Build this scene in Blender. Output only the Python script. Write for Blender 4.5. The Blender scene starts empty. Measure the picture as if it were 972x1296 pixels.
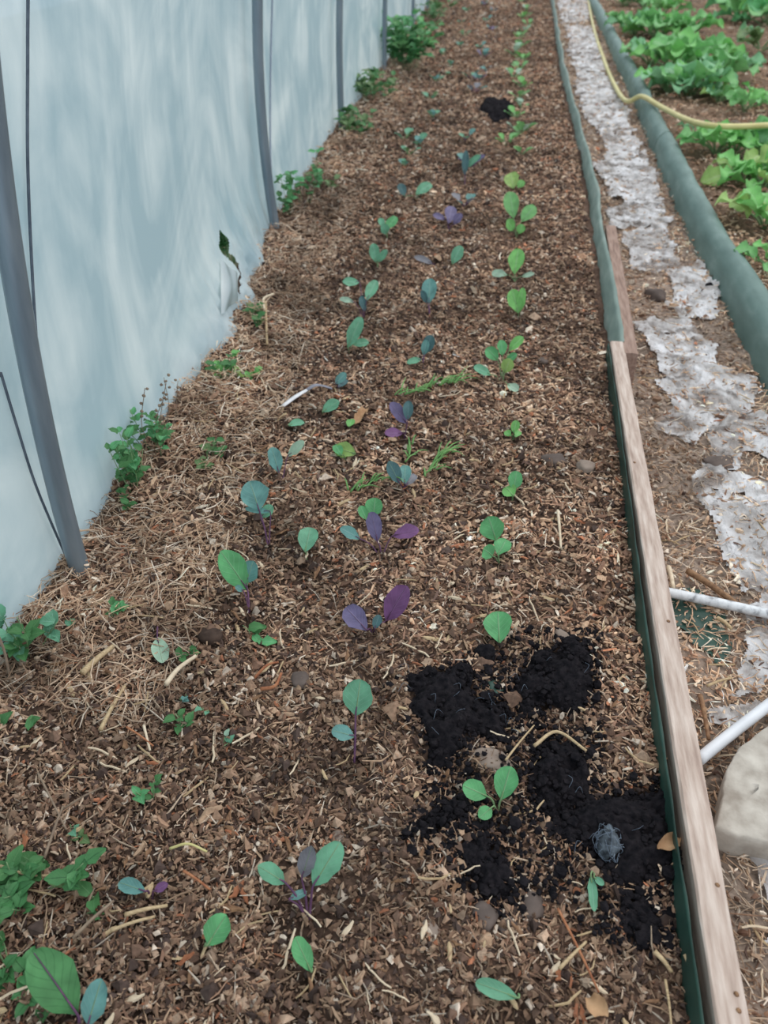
import bpy, math
import numpy as np
from mathutils import Vector

# ------------------------------------------------------------------ camera, sky, light, exposure
scene = bpy.context.scene
COL = scene.collection
IMG_W, IMG_H, FOCAL = 972, 1296, 1020.0
CAM_H = 1.45
VX, VY = 665.0, -110.0                       # vanishing point of the bed
PITCH = math.atan2(IMG_H / 2 - VY, FOCAL)
YAW = math.atan2(VX - IMG_W / 2, math.hypot(FOCAL, IMG_H / 2 - VY))

cam = bpy.data.cameras.new('camera')
cam.sensor_fit = 'VERTICAL'
cam.sensor_height = 36.0
cam.lens = FOCAL / IMG_H * 36.0
cam.clip_start = 0.02
cam.clip_end = 200
cam.dof.use_dof = True
cam.dof.focus_distance = 1.9
cam.dof.aperture_fstop = 3.6
cam_ob = bpy.data.objects.new('camera', cam)
COL.objects.link(cam_ob)
cam_ob.location = (0, 0, CAM_H)
cam_ob.rotation_euler = (math.pi / 2 - PITCH, 0, YAW)
scene.camera = cam_ob

world = bpy.data.worlds.new('overcast_sky')
scene.world = world
world.use_nodes = True
wn = world.node_tree
wn.nodes.clear()
w_out = wn.nodes.new('ShaderNodeOutputWorld')
w_bg = wn.nodes.new('ShaderNodeBackground')
w_tc = wn.nodes.new('ShaderNodeTexCoord')
w_sep = wn.nodes.new('ShaderNodeSeparateXYZ')
w_ramp = wn.nodes.new('ShaderNodeValToRGB')
w_ramp.color_ramp.elements[0].color = (0.66, 0.75, 0.83, 1)
w_ramp.color_ramp.elements[1].color = (1.0, 1.02, 1.03, 1)
wn.links.new(w_tc.outputs['Generated'], w_sep.inputs[0])
wn.links.new(w_sep.outputs['Z'], w_ramp.inputs[0])
wn.links.new(w_ramp.outputs[0], w_bg.inputs[0])
w_bg.inputs[1].default_value = 1.0
wn.links.new(w_bg.outputs[0], w_out.inputs[0])

sun = bpy.data.lights.new('hazy_sun', 'SUN')
sun.energy = 0.7
sun.angle = math.radians(40)
sun.color = (1.0, 0.98, 0.94)
sun_ob = bpy.data.objects.new('hazy_sun', sun)
COL.objects.link(sun_ob)
sun_ob.rotation_euler = (math.radians(-22), math.radians(20), 0)

vs = scene.view_settings
vs.view_transform = 'Standard'
vs.look = 'None'
vs.gamma = 1
vs.use_curve_mapping = False
vs.exposure = 0.33

RNG = np.random.default_rng(11)
CAM = np.array([0.0, 0.0, CAM_H])

# ------------------------------------------------------------------ geometry of the place
def ray(px, py):
    u, v = (px - IMG_W / 2) / FOCAL, (py - IMG_H / 2) / FOCAL
    fw = math.cos(PITCH) - v * math.sin(PITCH)
    dn = math.sin(PITCH) + v * math.cos(PITCH)
    return np.array([-math.sin(YAW) * fw + math.cos(YAW) * u, math.cos(YAW) * fw + math.sin(YAW) * u, -dn])

def at(px, py, z=0.0):
    r = ray(px, py)
    return CAM + r * ((z - CAM_H) / r[2])

VIEW = np.array([-math.sin(YAW) * math.cos(PITCH), math.cos(YAW) * math.cos(PITCH), -math.sin(PITCH)])

def depth_of(p):
    return float(np.dot(np.asarray(p) - CAM, VIEW))

def hash2(ix, iy, seed):
    h = (ix.astype(np.int64) * 374761393 + iy.astype(np.int64) * 668265263 + seed * 974711) & 0x7fffffff
    h = ((h ^ (h >> 13)) * 1274126177) & 0x7fffffff
    h = h ^ (h >> 16)
    return (h & 0xffff) / 65535.0

def vnoise(x, y, s, seed=0):
    x = np.asarray(x, float) * s
    y = np.asarray(y, float) * s
    ix, iy = np.floor(x), np.floor(y)
    fx, fy = x - ix, y - iy
    fx, fy = fx * fx * (3 - 2 * fx), fy * fy * (3 - 2 * fy)
    a, b = hash2(ix, iy, seed), hash2(ix + 1, iy, seed)
    c, d = hash2(ix, iy + 1, seed), hash2(ix + 1, iy + 1, seed)
    return (a * (1 - fx) + b * fx) * (1 - fy) + (c * (1 - fx) + d * fx) * fy - 0.5

def fbm(x, y, s, seed=0, o=4):
    r, a = 0, 1.0
    for k in range(o):
        r = r + a * vnoise(x, y, s * 2 ** k, seed + 17 * k)
        a *= 0.5
    return r

def sstep(a, b, x):
    t = np.clip((x - a) / (b - a), 0, 1)
    return t * t * (3 - 2 * t)

FOOT_Y = [-2, 0.5, 1.5, 2.4, 4.4, 7.0, 10.0, 13.7, 20, 30]
FOOT_X = [-1.10, -1.08, -1.07, -1.12, -1.255, -1.365, -1.435, -1.53, -1.76, -2.1]
BOARD_Y = [-1, 0.6, 3.1, 6.3, 10, 13, 20, 30]
BOARD_X = [0.40, 0.434, 0.478, 0.545, 0.525, 0.56, 0.655, 0.80]
EDGE_Y = [-1, 2.2, 3.8, 5.5, 9.2, 12.7, 21, 30]
EDGE_X = [1.09, 1.09, 1.095, 1.115, 1.21, 1.295, 1.47, 1.65]

def foot(y): return np.interp(y, FOOT_Y, FOOT_X)
def board_x(y): return np.interp(y, BOARD_Y, BOARD_X)
def edge_x(y): return np.interp(y, EDGE_Y, EDGE_X)
def bulge(y): return 0.14 * np.exp(-((y - 3.3) / 0.85) ** 2)

PATH_Z = -0.07

def ground_z(x, y):
    x = np.asarray(x, float)
    y = np.asarray(y, float)
    n = 0.022 * fbm(x, y, 2.6, 1) + 0.030 * fbm(x, y, 9, 2, 3) + 0.016 * vnoise(x, y, 30, 4)
    d = x - foot(y)
    mound = (0.035 + 0.12 * bulge(y)) * (1 - sstep(0.03, 0.38, d))
    bed = n + mound
    path = PATH_Z + 0.6 * n
    right = 0.01 + 1.3 * n
    t = sstep(0.015, 0.045, x - board_x(y))
    u = sstep(0.03, 0.10, x - edge_x(y))
    return (bed * (1 - t) + path * t) * (1 - u) + right * u

def gpx(px, py, lift=0.0):
    z = 0.0
    for _ in range(6):
        p = at(px, py, z)
        z = float(ground_z(p[0], p[1])) + lift
    return at(px, py, z)

def film_profile(y, z):
    a = np.interp(y, [0.5, 1.5, 3.2, 4.4, 7, 10, 30], [-0.02, -0.02, -0.09, -0.125, -0.05, -0.045, -0.045])
    b = np.interp(y, [1.5, 4.4, 7, 10], [0.08, 0.097, 0.055, 0.052])
    return a * z + b * z * z - 0.022

def film_x(y, z):
    w = 0.018 * fbm(y, z * 0.7, 1.1, 31, 2) + 0.0015 * vnoise(y, z * 0.3, 7, 33)
    low = np.exp(-(np.maximum(z, 0) / 0.22) ** 2)
    crump = low * bulge(y) / 0.13 * (0.075 * fbm(y, z, 8, 35, 3) + 0.03 * vnoise(y, z, 26, 36))
    return foot(y) + film_profile(y, z) + w + bulge(y) * low + crump

def on_film(px, py, off=0.0):
    r = ray(px, py)
    x = -1.2
    for _ in range(30):
        p = CAM + r * (x / r[0])
        x = 0.5 * x + 0.5 * (float(film_x(p[1], p[2])) + off)
    return CAM + r * (x / r[0])

def in_poly(x, y, poly):
    poly = np.asarray(poly)[:, :2]
    c = np.zeros(np.shape(x), bool)
    n = len(poly)
    for i in range(n):
        x0, y0 = poly[i]
        x1, y1 = poly[i - 1]
        cond = ((y0 > y) != (y1 > y))
        with np.errstate(divide='ignore', invalid='ignore'):
            xi = (x1 - x0) * (y - y0) / (y1 - y0 + 1e-12) + x0
        c ^= cond & (x < xi)
    return c

def poly_dist(x, y, poly):
    poly = np.asarray(poly)[:, :2]
    d = np.full(np.shape(x), 1e9)
    for i in range(len(poly)):
        a, b = poly[i - 1], poly[i]
        ab = b - a
        t = np.clip(((x - a[0]) * ab[0] + (y - a[1]) * ab[1]) / (ab @ ab + 1e-12), 0, 1)
        d = np.minimum(d, np.hypot(x - a[0] - t * ab[0], y - a[1] - t * ab[1]))
    return d

# ------------------------------------------------------------------ mesh and object helpers
def mesh_np(name, V, quads=None, tris=None, col=None, smooth=True):
    V = np.asarray(V, np.float32).reshape(-1, 3)
    me = bpy.data.meshes.new(name)
    q = np.zeros((0, 4), np.int32) if quads is None else np.asarray(quads, np.int32).reshape(-1, 4)
    t = np.zeros((0, 3), np.int32) if tris is None else np.asarray(tris, np.int32).reshape(-1, 3)
    loops = np.concatenate([q.ravel(), t.ravel()])
    starts = np.concatenate([np.arange(len(q)) * 4, len(q) * 4 + np.arange(len(t)) * 3]).astype(np.int32)
    me.vertices.add(len(V))
    me.vertices.foreach_set('co', V.ravel())
    me.loops.add(len(loops))
    me.loops.foreach_set('vertex_index', loops)
    me.polygons.add(len(starts))
    me.polygons.foreach_set('loop_start', starts)
    me.polygons.foreach_set('use_smooth', np.full(len(starts), smooth))
    me.update(calc_edges=True)
    if col is not None:
        ca = me.attributes.new('Col', 'FLOAT_COLOR', 'POINT')
        c = np.ones((len(V), 4), np.float32)
        c[:, :3] = np.asarray(col)
        ca.data.foreach_set('color', c.ravel())
    return me

def obj(name, me, material=None, parent=None):
    if material is not None and not me.materials:
        me.materials.append(material)
    o = bpy.data.objects.new(name, me)
    COL.objects.link(o)
    if parent is not None:
        o.parent = parent
    return o

def tag(o, label=None, cat=None, group=None, kind=None):
    if label: o['label'] = label
    if cat: o['category'] = cat
    if group: o['group'] = group
    if kind: o['kind'] = kind
    return o

def thing(name, label, cat, loc, group=None):
    o = bpy.data.objects.new(name, None)
    o.empty_display_size = 0.05
    COL.objects.link(o)
    o.location = [float(v) for v in loc]
    return tag(o, label, cat, group)

def grid_faces(nr, nc, keep=None, off=0):
    i = np.arange(nr - 1)[:, None] * nc + np.arange(nc - 1)[None, :]
    f = np.stack([i, i + 1, i + nc + 1, i + nc], -1)
    if keep is not None:
        f = f[keep]
    return f.reshape(-1, 4) + off

def drop_loose(V, q, col=None):
    used = np.unique(q)
    m = np.full(len(V), -1)
    m[used] = np.arange(len(used))
    return V[used], m[q], (None if col is None else col[used])

def tube(pts, r, seg=8, caps=True):
    P = np.asarray(pts, float)
    n = len(P)
    R = np.full(n, r, float) if np.ndim(r) == 0 else np.asarray(r, float)
    T = np.gradient(P, axis=0)
    T /= np.linalg.norm(T, axis=1)[:, None] + 1e-9
    up = np.array([0, 0, 1.0]) if abs(T[0][2]) < 0.9 else np.array([1.0, 0, 0])
    V = []
    a = np.linspace(0, 2 * np.pi, seg, endpoint=False)
    for k in range(n):
        s = np.cross(T[k], up)
        s /= np.linalg.norm(s) + 1e-9
        up = np.cross(s, T[k])
        V.append(P[k] + R[k] * (np.cos(a)[:, None] * s + np.sin(a)[:, None] * up))
    V = np.concatenate(V)
    i = np.arange(n - 1)[:, None] * seg
    j = np.arange(seg)[None, :]
    j2 = (j + 1) % seg
    q = np.stack([i + j, i + j2, i + seg + j2, i + seg + j], -1).reshape(-1, 4)
    t = np.zeros((0, 3), int)
    if caps:
        c0 = [[0, k + 1, k] for k in range(1, seg - 1)]
        b = (n - 1) * seg
        c1 = [[b, b + k, b + k + 1] for k in range(1, seg - 1)]
        t = np.array(c0 + c1)
    return V, q, t

def smooth_path(pts, n=8):
    P = np.asarray(pts, float)
    P = np.vstack([2 * P[0] - P[1], P, 2 * P[-1] - P[-2]])
    out = []
    for i in range(1, len(P) - 2):
        for k in range(n):
            t = k / n
            a, b, c, d = P[i - 1], P[i], P[i + 1], P[i + 2]
            out.append(0.5 * (2 * b + (c - a) * t + (2 * a - 5 * b + 4 * c - d) * t * t + (3 * b - a - 3 * c + d) * t ** 3))
    out.append(P[-2])
    return np.array(out)

class MB:
    def __init__(self): self.V, self.q, self.t, self.c, self.n = [], [], [], [], 0
    def add(self, V, q=None, t=None, col=None):
        V = np.asarray(V, float)
        self.V.append(V)
        if q is not None and len(q): self.q.append(np.asarray(q) + self.n)
        if t is not None and len(t): self.t.append(np.asarray(t) + self.n)
        if col is not None: self.c.append(np.tile(np.asarray(col, float), (len(V), 1)))
        self.n += len(V)
    def mesh(self, name, off=(0, 0, 0), smooth=True):
        return mesh_np(name, np.concatenate(self.V) - np.asarray(off), np.concatenate(self.q) if self.q else None,
                       np.concatenate(self.t) if self.t else None, np.concatenate(self.c) if self.c else None, smooth)

# icosphere as arrays
def make_ico(sub):
    import bmesh
    bm = bmesh.new()
    bmesh.ops.create_icosphere(bm, subdivisions=sub, radius=1)
    V = np.array([v.co[:] for v in bm.verts])
    bm.verts.index_update()
    F = np.array([[v.index for v in f.verts] for f in bm.faces])
    bm.free()
    return V, F
ICO = {k: make_ico(k) for k in (1, 2, 3, 4)}

def lump(size, seed, rough=0.25, sub=3, facet=0.0):
    V, F = ICO[sub]
    n = fbm(V[:, 0] + 1.7 * V[:, 2] + seed * 3.1, V[:, 1] - 1.3 * V[:, 2] + seed, 1.2, seed, 3)
    V = V * (1 + rough * 2 * n)[:, None]
    if facet:
        r = np.random.default_rng(seed)
        for _ in range(7):
            d = r.normal(size=3); d /= np.linalg.norm(d)
            h = V @ d
            V = V - np.outer(np.maximum(h - (0.62 + 0.2 * r.random()), 0) * facet, d)
    return V * np.asarray(size), F

# ------------------------------------------------------------------ materials
def mat(name, rough=0.8, spec=0.3):
    m = bpy.data.materials.new(name)
    m.use_nodes = True
    b = m.node_tree.nodes['Principled BSDF']
    b.inputs['Roughness'].default_value = rough
    b.inputs['Specular IOR Level'].default_value = spec
    return m, m.node_tree, b

def add(nt, kind, **kw):
    n = nt.nodes.new(kind)
    for k, v in kw.items():
        setattr(n, k, v)
    return n

def noise_node(nt, scale, detail=4, coord='Object', stretch=None):
    tc = add(nt, 'ShaderNodeTexCoord')
    n = add(nt, 'ShaderNodeTexNoise')
    n.inputs['Scale'].default_value = scale
    n.inputs['Detail'].default_value = detail
    if stretch:
        mp = add(nt, 'ShaderNodeMapping')
        mp.inputs['Scale'].default_value = stretch
        nt.links.new(tc.outputs[coord], mp.inputs[0])
        nt.links.new(mp.outputs[0], n.inputs[0])
    else:
        nt.links.new(tc.outputs[coord], n.inputs[0])
    return n

def ramp(nt, src, stops):
    r = add(nt, 'ShaderNodeValToRGB')
    e = r.color_ramp.elements
    while len(e) < len(stops): e.new(0.5)
    for k, (p, c) in enumerate(stops):
        e[k].position = p
        e[k].color = (*c, 1) if len(c) == 3 else c
    nt.links.new(src, r.inputs[0])
    return r

def bump(nt, b, src, strength=0.5, dist=0.01):
    n = add(nt, 'ShaderNodeBump')
    n.inputs['Strength'].default_value = strength
    n.inputs['Distance'].default_value = dist
    nt.links.new(src, n.inputs['Height'])
    nt.links.new(n.outputs[0], b.inputs['Normal'])

def mat_noise(name, stops, scale, rough=0.8, spec=0.3, stretch=None, bmp=0.0, bdist=0.005, detail=5):
    m, nt, b = mat(name, rough, spec)
    n = noise_node(nt, scale, detail, stretch=stretch)
    r = ramp(nt, n.outputs['Fac'], stops)
    nt.links.new(r.outputs[0], b.inputs['Base Color'])
    if bmp: bump(nt, b, n.outputs['Fac'], bmp, bdist)
    return m

def mat_attr(name, rough=0.85, spec=0.2, var=0.35, scale=90, bmp=0.0):
    m, nt, b = mat(name, rough, spec)
    a = add(nt, 'ShaderNodeAttribute', attribute_name='Col')
    n = noise_node(nt, scale, 4)
    r = ramp(nt, n.outputs['Fac'], [(0.3, (1 - var,) * 3), (0.7, (1 + var,) * 3)])
    mx = add(nt, 'ShaderNodeMix', data_type='RGBA', blend_type='MULTIPLY')
    mx.inputs[0].default_value = 1
    nt.links.new(a.outputs['Color'], mx.inputs[6])
    nt.links.new(r.outputs[0], mx.inputs[7])
    nt.links.new(mx.outputs[2], b.inputs['Base Color'])
    if bmp: bump(nt, b, n.outputs['Fac'], bmp, 0.01)
    return m

def mat_leaf(name, base, vein, trans=0.25, rough=0.5, under=None):
    m, nt, b = mat(name, rough, 0.35)
    uv = add(nt, 'ShaderNodeUVMap')
    sp = add(nt, 'ShaderNodeSeparateXYZ')
    nt.links.new(uv.outputs[0], sp.inputs[0])
    c = add(nt, 'ShaderNodeMath', operation='SUBTRACT'); c.inputs[1].default_value = 0.5
    nt.links.new(sp.outputs[0], c.inputs[0])
    ab = add(nt, 'ShaderNodeMath', operation='ABSOLUTE')
    nt.links.new(c.outputs[0], ab.inputs[0])
    # midrib
    mid = ramp(nt, ab.outputs[0], [(0.012, (1, 1, 1)), (0.05, (0, 0, 0))])
    # side veins: v - 0.9*|u|
    ma = add(nt, 'ShaderNodeMath', operation='MULTIPLY_ADD')
    nt.links.new(ab.outputs[0], ma.inputs[0]); ma.inputs[1].default_value = -0.75
    nt.links.new(sp.outputs[1], ma.inputs[2])
    ml = add(nt, 'ShaderNodeMath', operation='MULTIPLY'); ml.inputs[1].default_value = 38
    nt.links.new(ma.outputs[0], ml.inputs[0])
    sn = add(nt, 'ShaderNodeMath', operation='SINE')
    nt.links.new(ml.outputs[0], sn.inputs[0])
    side = ramp(nt, sn.outputs[0], [(0.86, (0, 0, 0)), (1.0, (0.45, 0.45, 0.45))])
    mxv = add(nt, 'ShaderNodeMath', operation='MAXIMUM')
    nt.links.new(mid.outputs[0], mxv.inputs[0]); nt.links.new(side.outputs[0], mxv.inputs[1])
    n = noise_node(nt, 30, 3)
    rr = ramp(nt, n.outputs['Fac'], [(0.3, tuple(v * 0.78 for v in base)), (0.7, tuple(min(1, v * 1.2) for v in base))])
    mx = add(nt, 'ShaderNodeMix', data_type='RGBA')
    nt.links.new(mxv.outputs[0], mx.inputs[0])
    nt.links.new(rr.outputs[0], mx.inputs[6])
    mx.inputs[7].default_value = (*vein, 1)
    nt.links.new(mx.outputs[2], b.inputs['Base Color'])
    bump(nt, b, mxv.outputs[0], 0.4, 0.002)
    tr = add(nt, 'ShaderNodeBsdfTranslucent')
    nt.links.new(mx.outputs[2], tr.inputs[0])
    ms = add(nt, 'ShaderNodeMixShader'); ms.inputs[0].default_value = trans
    out = nt.nodes['Material Output']
    nt.links.new(b.outputs[0], ms.inputs[1]); nt.links.new(tr.outputs[0], ms.inputs[2])
    nt.links.new(ms.outputs[0], out.inputs[0])
    return m

M = {}
M['soil'] = mat_attr('soil', 0.95, 0.1, 0.5, 60, 0.6)
M['chips'] = mat_attr('mulch_chips', 0.8, 0.25, 0.25, 120)
M['straw'] = mat_noise('straw', [(0.3, (0.36, 0.25, 0.14)), (0.7, (0.60, 0.46, 0.28))], 60, 0.7, stretch=(1, 6, 6))
M['pale_straw'] = mat_noise('pale_straw', [(0.3, (0.55, 0.43, 0.30)), (0.7, (0.78, 0.66, 0.50))], 60, 0.7)
M['bark'] = mat_noise('bark_chip', [(0.3, (0.14, 0.07, 0.04)), (0.7, (0.34, 0.20, 0.11))], 70, 0.85, bmp=0.5)
M['red_bark'] = mat_noise('red_bark_chip', [(0.3, (0.24, 0.08, 0.04)), (0.7, (0.45, 0.20, 0.10))], 70, 0.85, bmp=0.5)
M['twig'] = mat_noise('twig', [(0.3, (0.16, 0.11, 0.08)), (0.7, (0.33, 0.25, 0.18))], 50, 0.85, bmp=0.4)
M['compost'] = mat_noise('black_compost', [(0.3, (0.004, 0.004, 0.006)), (0.7, (0.020, 0.017, 0.020))], 70, 0.95, 0.12, bmp=0.9, bdist=0.008, detail=8)
M['root'] = mat_noise('root_thread', [(0.3, (0.35, 0.37, 0.42)), (0.7, (0.6, 0.62, 0.66))], 40, 0.7)
M['root_net'] = mat_noise('root_net', [(0.3, (0.10, 0.13, 0.18)), (0.7, (0.22, 0.27, 0.34))], 40, 0.7)
M['core'] = mat_noise('root_bound_compost', [(0.35, (0.02, 0.025, 0.032)), (0.65, (0.13, 0.16, 0.19))], 60, 0.9, bmp=0.5)
M['stone'] = mat_noise('grey_brown_stone', [(0.3, (0.085, 0.065, 0.058)), (0.7, (0.15, 0.115, 0.10))], 25, 0.85, bmp=0.3)
M['pale_stone'] = mat_noise('pale_stone', [(0.3, (0.21, 0.16, 0.13)), (0.7, (0.30, 0.24, 0.20))], 25, 0.85, bmp=0.3)
M['slab'] = mat_noise('concrete_slab', [(0.25, (0.30, 0.26, 0.22)), (0.5, (0.46, 0.42, 0.37)), (0.75, (0.60, 0.56, 0.50))], 22, 0.9, bmp=0.7, bdist=0.008)
M['wood'] = mat_noise('weathered_wood', [(0.2, (0.29, 0.205, 0.17)), (0.45, (0.47, 0.365, 0.31)), (0.65, (0.60, 0.50, 0.44)), (0.85, (0.71, 0.62, 0.55))], 6, 0.8, stretch=(14, 1.6, 14), bmp=0.35)
M['old_wood'] = mat_noise('dark_weathered_wood', [(0.2, (0.16, 0.10, 0.08)), (0.5, (0.30, 0.20, 0.16)), (0.8, (0.42, 0.31, 0.26))], 6, 0.85, stretch=(14, 1.6, 14), bmp=0.4)
M['liner'] = mat_noise('green_liner', [(0.25, (0.09, 0.155, 0.14)), (0.55, (0.135, 0.215, 0.195)), (0.8, (0.22, 0.30, 0.28))], 5, 0.55, 0.4, stretch=(3, 1, 3), bmp=0.2)
M['pale_liner'] = mat_noise('faded_green_liner', [(0.25, (0.13, 0.19, 0.17)), (0.55, (0.21, 0.28, 0.25)), (0.8, (0.33, 0.38, 0.35))], 5, 0.6, 0.3, stretch=(3, 1, 3), bmp=0.2)
M['dark_liner'] = mat_noise('dark_green_liner', [(0.25, (0.016, 0.042, 0.033)), (0.6, (0.028, 0.078, 0.06)), (0.8, (0.05, 0.105, 0.085))], 9, 0.5, 0.4, bmp=0.2)
M['pipe'] = mat_noise('white_plastic_pipe', [(0.36, (0.30, 0.31, 0.33)), (0.48, (0.62, 0.64, 0.67)), (0.6, (0.74, 0.76, 0.79))], 45, 0.45, 0.4)
M['clean_pipe'] = mat_noise('clean_plastic_pipe', [(0.3, (0.62, 0.64, 0.68)), (0.7, (0.76, 0.78, 0.82))], 12, 0.4, 0.4)
M['soil_lump'] = mat_noise('soil_lump', [(0.3, (0.035, 0.022, 0.017)), (0.7, (0.085, 0.055, 0.042))], 40, 0.95, bmp=0.6)
M['hose'] = mat_noise('yellow_hose', [(0.3, (0.52, 0.46, 0.19)), (0.7, (0.68, 0.61, 0.29))], 8, 0.45, 0.4)
M['hoop'] = mat_noise('galvanised_pipe', [(0.3, (0.17, 0.22, 0.265)), (0.7, (0.26, 0.315, 0.36))], 4, 0.34, 0.6, stretch=(8, 8, 1))
M['hoop'].node_tree.nodes['Principled BSDF'].inputs['Metallic'].default_value = 0.35
M['cord'] = mat_noise('dark_cord', [(0.3, (0.07, 0.09, 0.12)), (0.7, (0.14, 0.17, 0.21))], 30, 0.7)
M['pale_cord'] = mat_noise('faded_cord', [(0.3, (0.25, 0.29, 0.38)), (0.7, (0.33, 0.38, 0.46))], 30, 0.7)
M['stem'] = mat_noise('green_stem', [(0.3, (0.14, 0.24, 0.11)), (0.7, (0.24, 0.36, 0.18))], 40, 0.6)
M['purple_stem'] = mat_noise('purple_stem', [(0.3, (0.085, 0.035, 0.085)), (0.7, (0.17, 0.08, 0.15))], 40, 0.6)
M['dead_leaf'] = mat_noise('dead_leaf', [(0.3, (0.30, 0.16, 0.08)), (0.7, (0.55, 0.35, 0.20))], 30, 0.8)
M['grass'] = mat_noise('pulled_grass', [(0.3, (0.10, 0.26, 0.08)), (0.7, (0.22, 0.42, 0.14))], 20, 0.6)
M['outside'] = mat_noise('rough_grass', [(0.3, (0.16, 0.17, 0.09)), (0.6, (0.30, 0.28, 0.18)), (0.8, (0.24, 0.31, 0.13))], 3, 0.95, bmp=0.5)
M['white_tag'] = mat_noise('white_plastic', [(0.3, (0.55, 0.55, 0.58)), (0.7, (0.78, 0.78, 0.80))], 30, 0.4)
M['grey_tag'] = mat_noise('grey_plastic', [(0.3, (0.19, 0.19, 0.23)), (0.7, (0.28, 0.28, 0.33))], 30, 0.4)
LEAF = {
    'K': mat_leaf('kale_leaf', (0.155, 0.40, 0.25), (0.24, 0.47, 0.34)),
    'T': mat_leaf('blue_green_leaf', (0.145, 0.34, 0.315), (0.24, 0.43, 0.41)),
    'D': mat_leaf('deep_teal_leaf', (0.075, 0.165, 0.175), (0.13, 0.23, 0.25)),
    'G': mat_leaf('green_leaf', (0.125, 0.41, 0.165), (0.22, 0.49, 0.27)),
    'F': mat_leaf('forest_green_leaf', (0.085, 0.26, 0.095), (0.04, 0.14, 0.05)),
    'B': mat_leaf('bright_green_leaf', (0.19, 0.50, 0.14), (0.30, 0.56, 0.25)),
    'Y': mat_leaf('yellow_green_leaf', (0.32, 0.50, 0.15), (0.42, 0.56, 0.26)),
    'L': mat_leaf('pale_leaf', (0.38, 0.56, 0.42), (0.48, 0.62, 0.50)),
    'P': mat_leaf('purple_leaf', (0.215, 0.095, 0.235), (0.28, 0.15, 0.31)),
    'V': mat_leaf('violet_blue_leaf', (0.17, 0.145, 0.275), (0.25, 0.22, 0.36)),
    'W': mat_leaf('grey_leaf', (0.22, 0.22, 0.25), (0.30, 0.30, 0.33)),
    'N': mat_leaf('nettle_leaf', (0.080, 0.23, 0.080), (0.12, 0.28, 0.11)),
    'R': mat_leaf('row_leaf', (0.19, 0.46, 0.165), (0.27, 0.48, 0.26)),
    'S': mat_leaf('frilly_leaf', (0.22, 0.47, 0.25), (0.32, 0.55, 0.34)),
    'U': mat_leaf('olive_leaf', (0.15, 0.25, 0.10), (0.22, 0.33, 0.16)),
}

def film_material(name, a, b, cloudy=0.06):
    m = bpy.data.materials.new(name)
    m.use_nodes = True
    nt = m.node_tree
    nt.nodes.clear()
    out = add(nt, 'ShaderNodeOutputMaterial')
    big = noise_node(nt, 1.5, 6, stretch=(1, 0.8, 1.0)); big.inputs['Distortion'].default_value = 1.6
    streak = noise_node(nt, 3.0, 6, stretch=(1, 2.6, 0.45)); streak.inputs['Distortion'].default_value = 0.5
    mm = add(nt, 'ShaderNodeMath', operation='MULTIPLY_ADD'); mm.inputs[1].default_value = 0.72
    nt.links.new(big.outputs['Fac'], mm.inputs[0])
    m2 = add(nt, 'ShaderNodeMath', operation='MULTIPLY'); m2.inputs[1].default_value = 0.28
    nt.links.new(streak.outputs['Fac'], m2.inputs[0]); nt.links.new(m2.outputs[0], mm.inputs[2])
    r = ramp(nt, mm.outputs[0], [(0.40, a), (0.52, tuple((x + y) / 2 for x, y in zip(a, b))), (0.63, b)])
    d = add(nt, 'ShaderNodeBsdfDiffuse'); t = add(nt, 'ShaderNodeBsdfTranslucent')
    nt.links.new(r.outputs[0], d.inputs[0]); nt.links.new(r.outputs[0], t.inputs[0])
    s1 = add(nt, 'ShaderNodeMixShader'); s1.inputs[0].default_value = 0.5
    nt.links.new(d.outputs[0], s1.inputs[1]); nt.links.new(t.outputs[0], s1.inputs[2])
    tp = add(nt, 'ShaderNodeBsdfTransparent')
    s2 = add(nt, 'ShaderNodeMixShader'); s2.inputs[0].default_value = cloudy
    nt.links.new(s1.outputs[0], s2.inputs[1]); nt.links.new(tp.outputs[0], s2.inputs[2])
    g = add(nt, 'ShaderNodeBsdfGlossy'); g.inputs['Roughness'].default_value = 0.35
    lw = add(nt, 'ShaderNodeLayerWeight'); lw.inputs[0].default_value = 0.25
    s3 = add(nt, 'ShaderNodeMixShader')
    mf = add(nt, 'ShaderNodeMath', operation='MULTIPLY'); mf.inputs[1].default_value = 0.35
    nt.links.new(lw.outputs['Fresnel'], mf.inputs[0])
    nt.links.new(mf.outputs[0], s3.inputs[0])
    nt.links.new(s2.outputs[0], s3.inputs[1]); nt.links.new(g.outputs[0], s3.inputs[2])
    bp = add(nt, 'ShaderNodeBump'); bp.inputs['Strength'].default_value = 0.12; bp.inputs['Distance'].default_value = 0.03
    nt.links.new(mm.outputs[0], bp.inputs['Height'])
    for n in (d, t, g): nt.links.new(bp.outputs[0], n.inputs['Normal'])
    nt.links.new(s3.outputs[0], out.inputs[0])
    return m
M['film'] = film_material('cloudy_polythene', (0.46, 0.62, 0.695), (0.82, 0.925, 0.96))
M['flap'] = film_material('slack_polythene', (0.30, 0.39, 0.41), (0.40, 0.50, 0.52))
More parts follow.
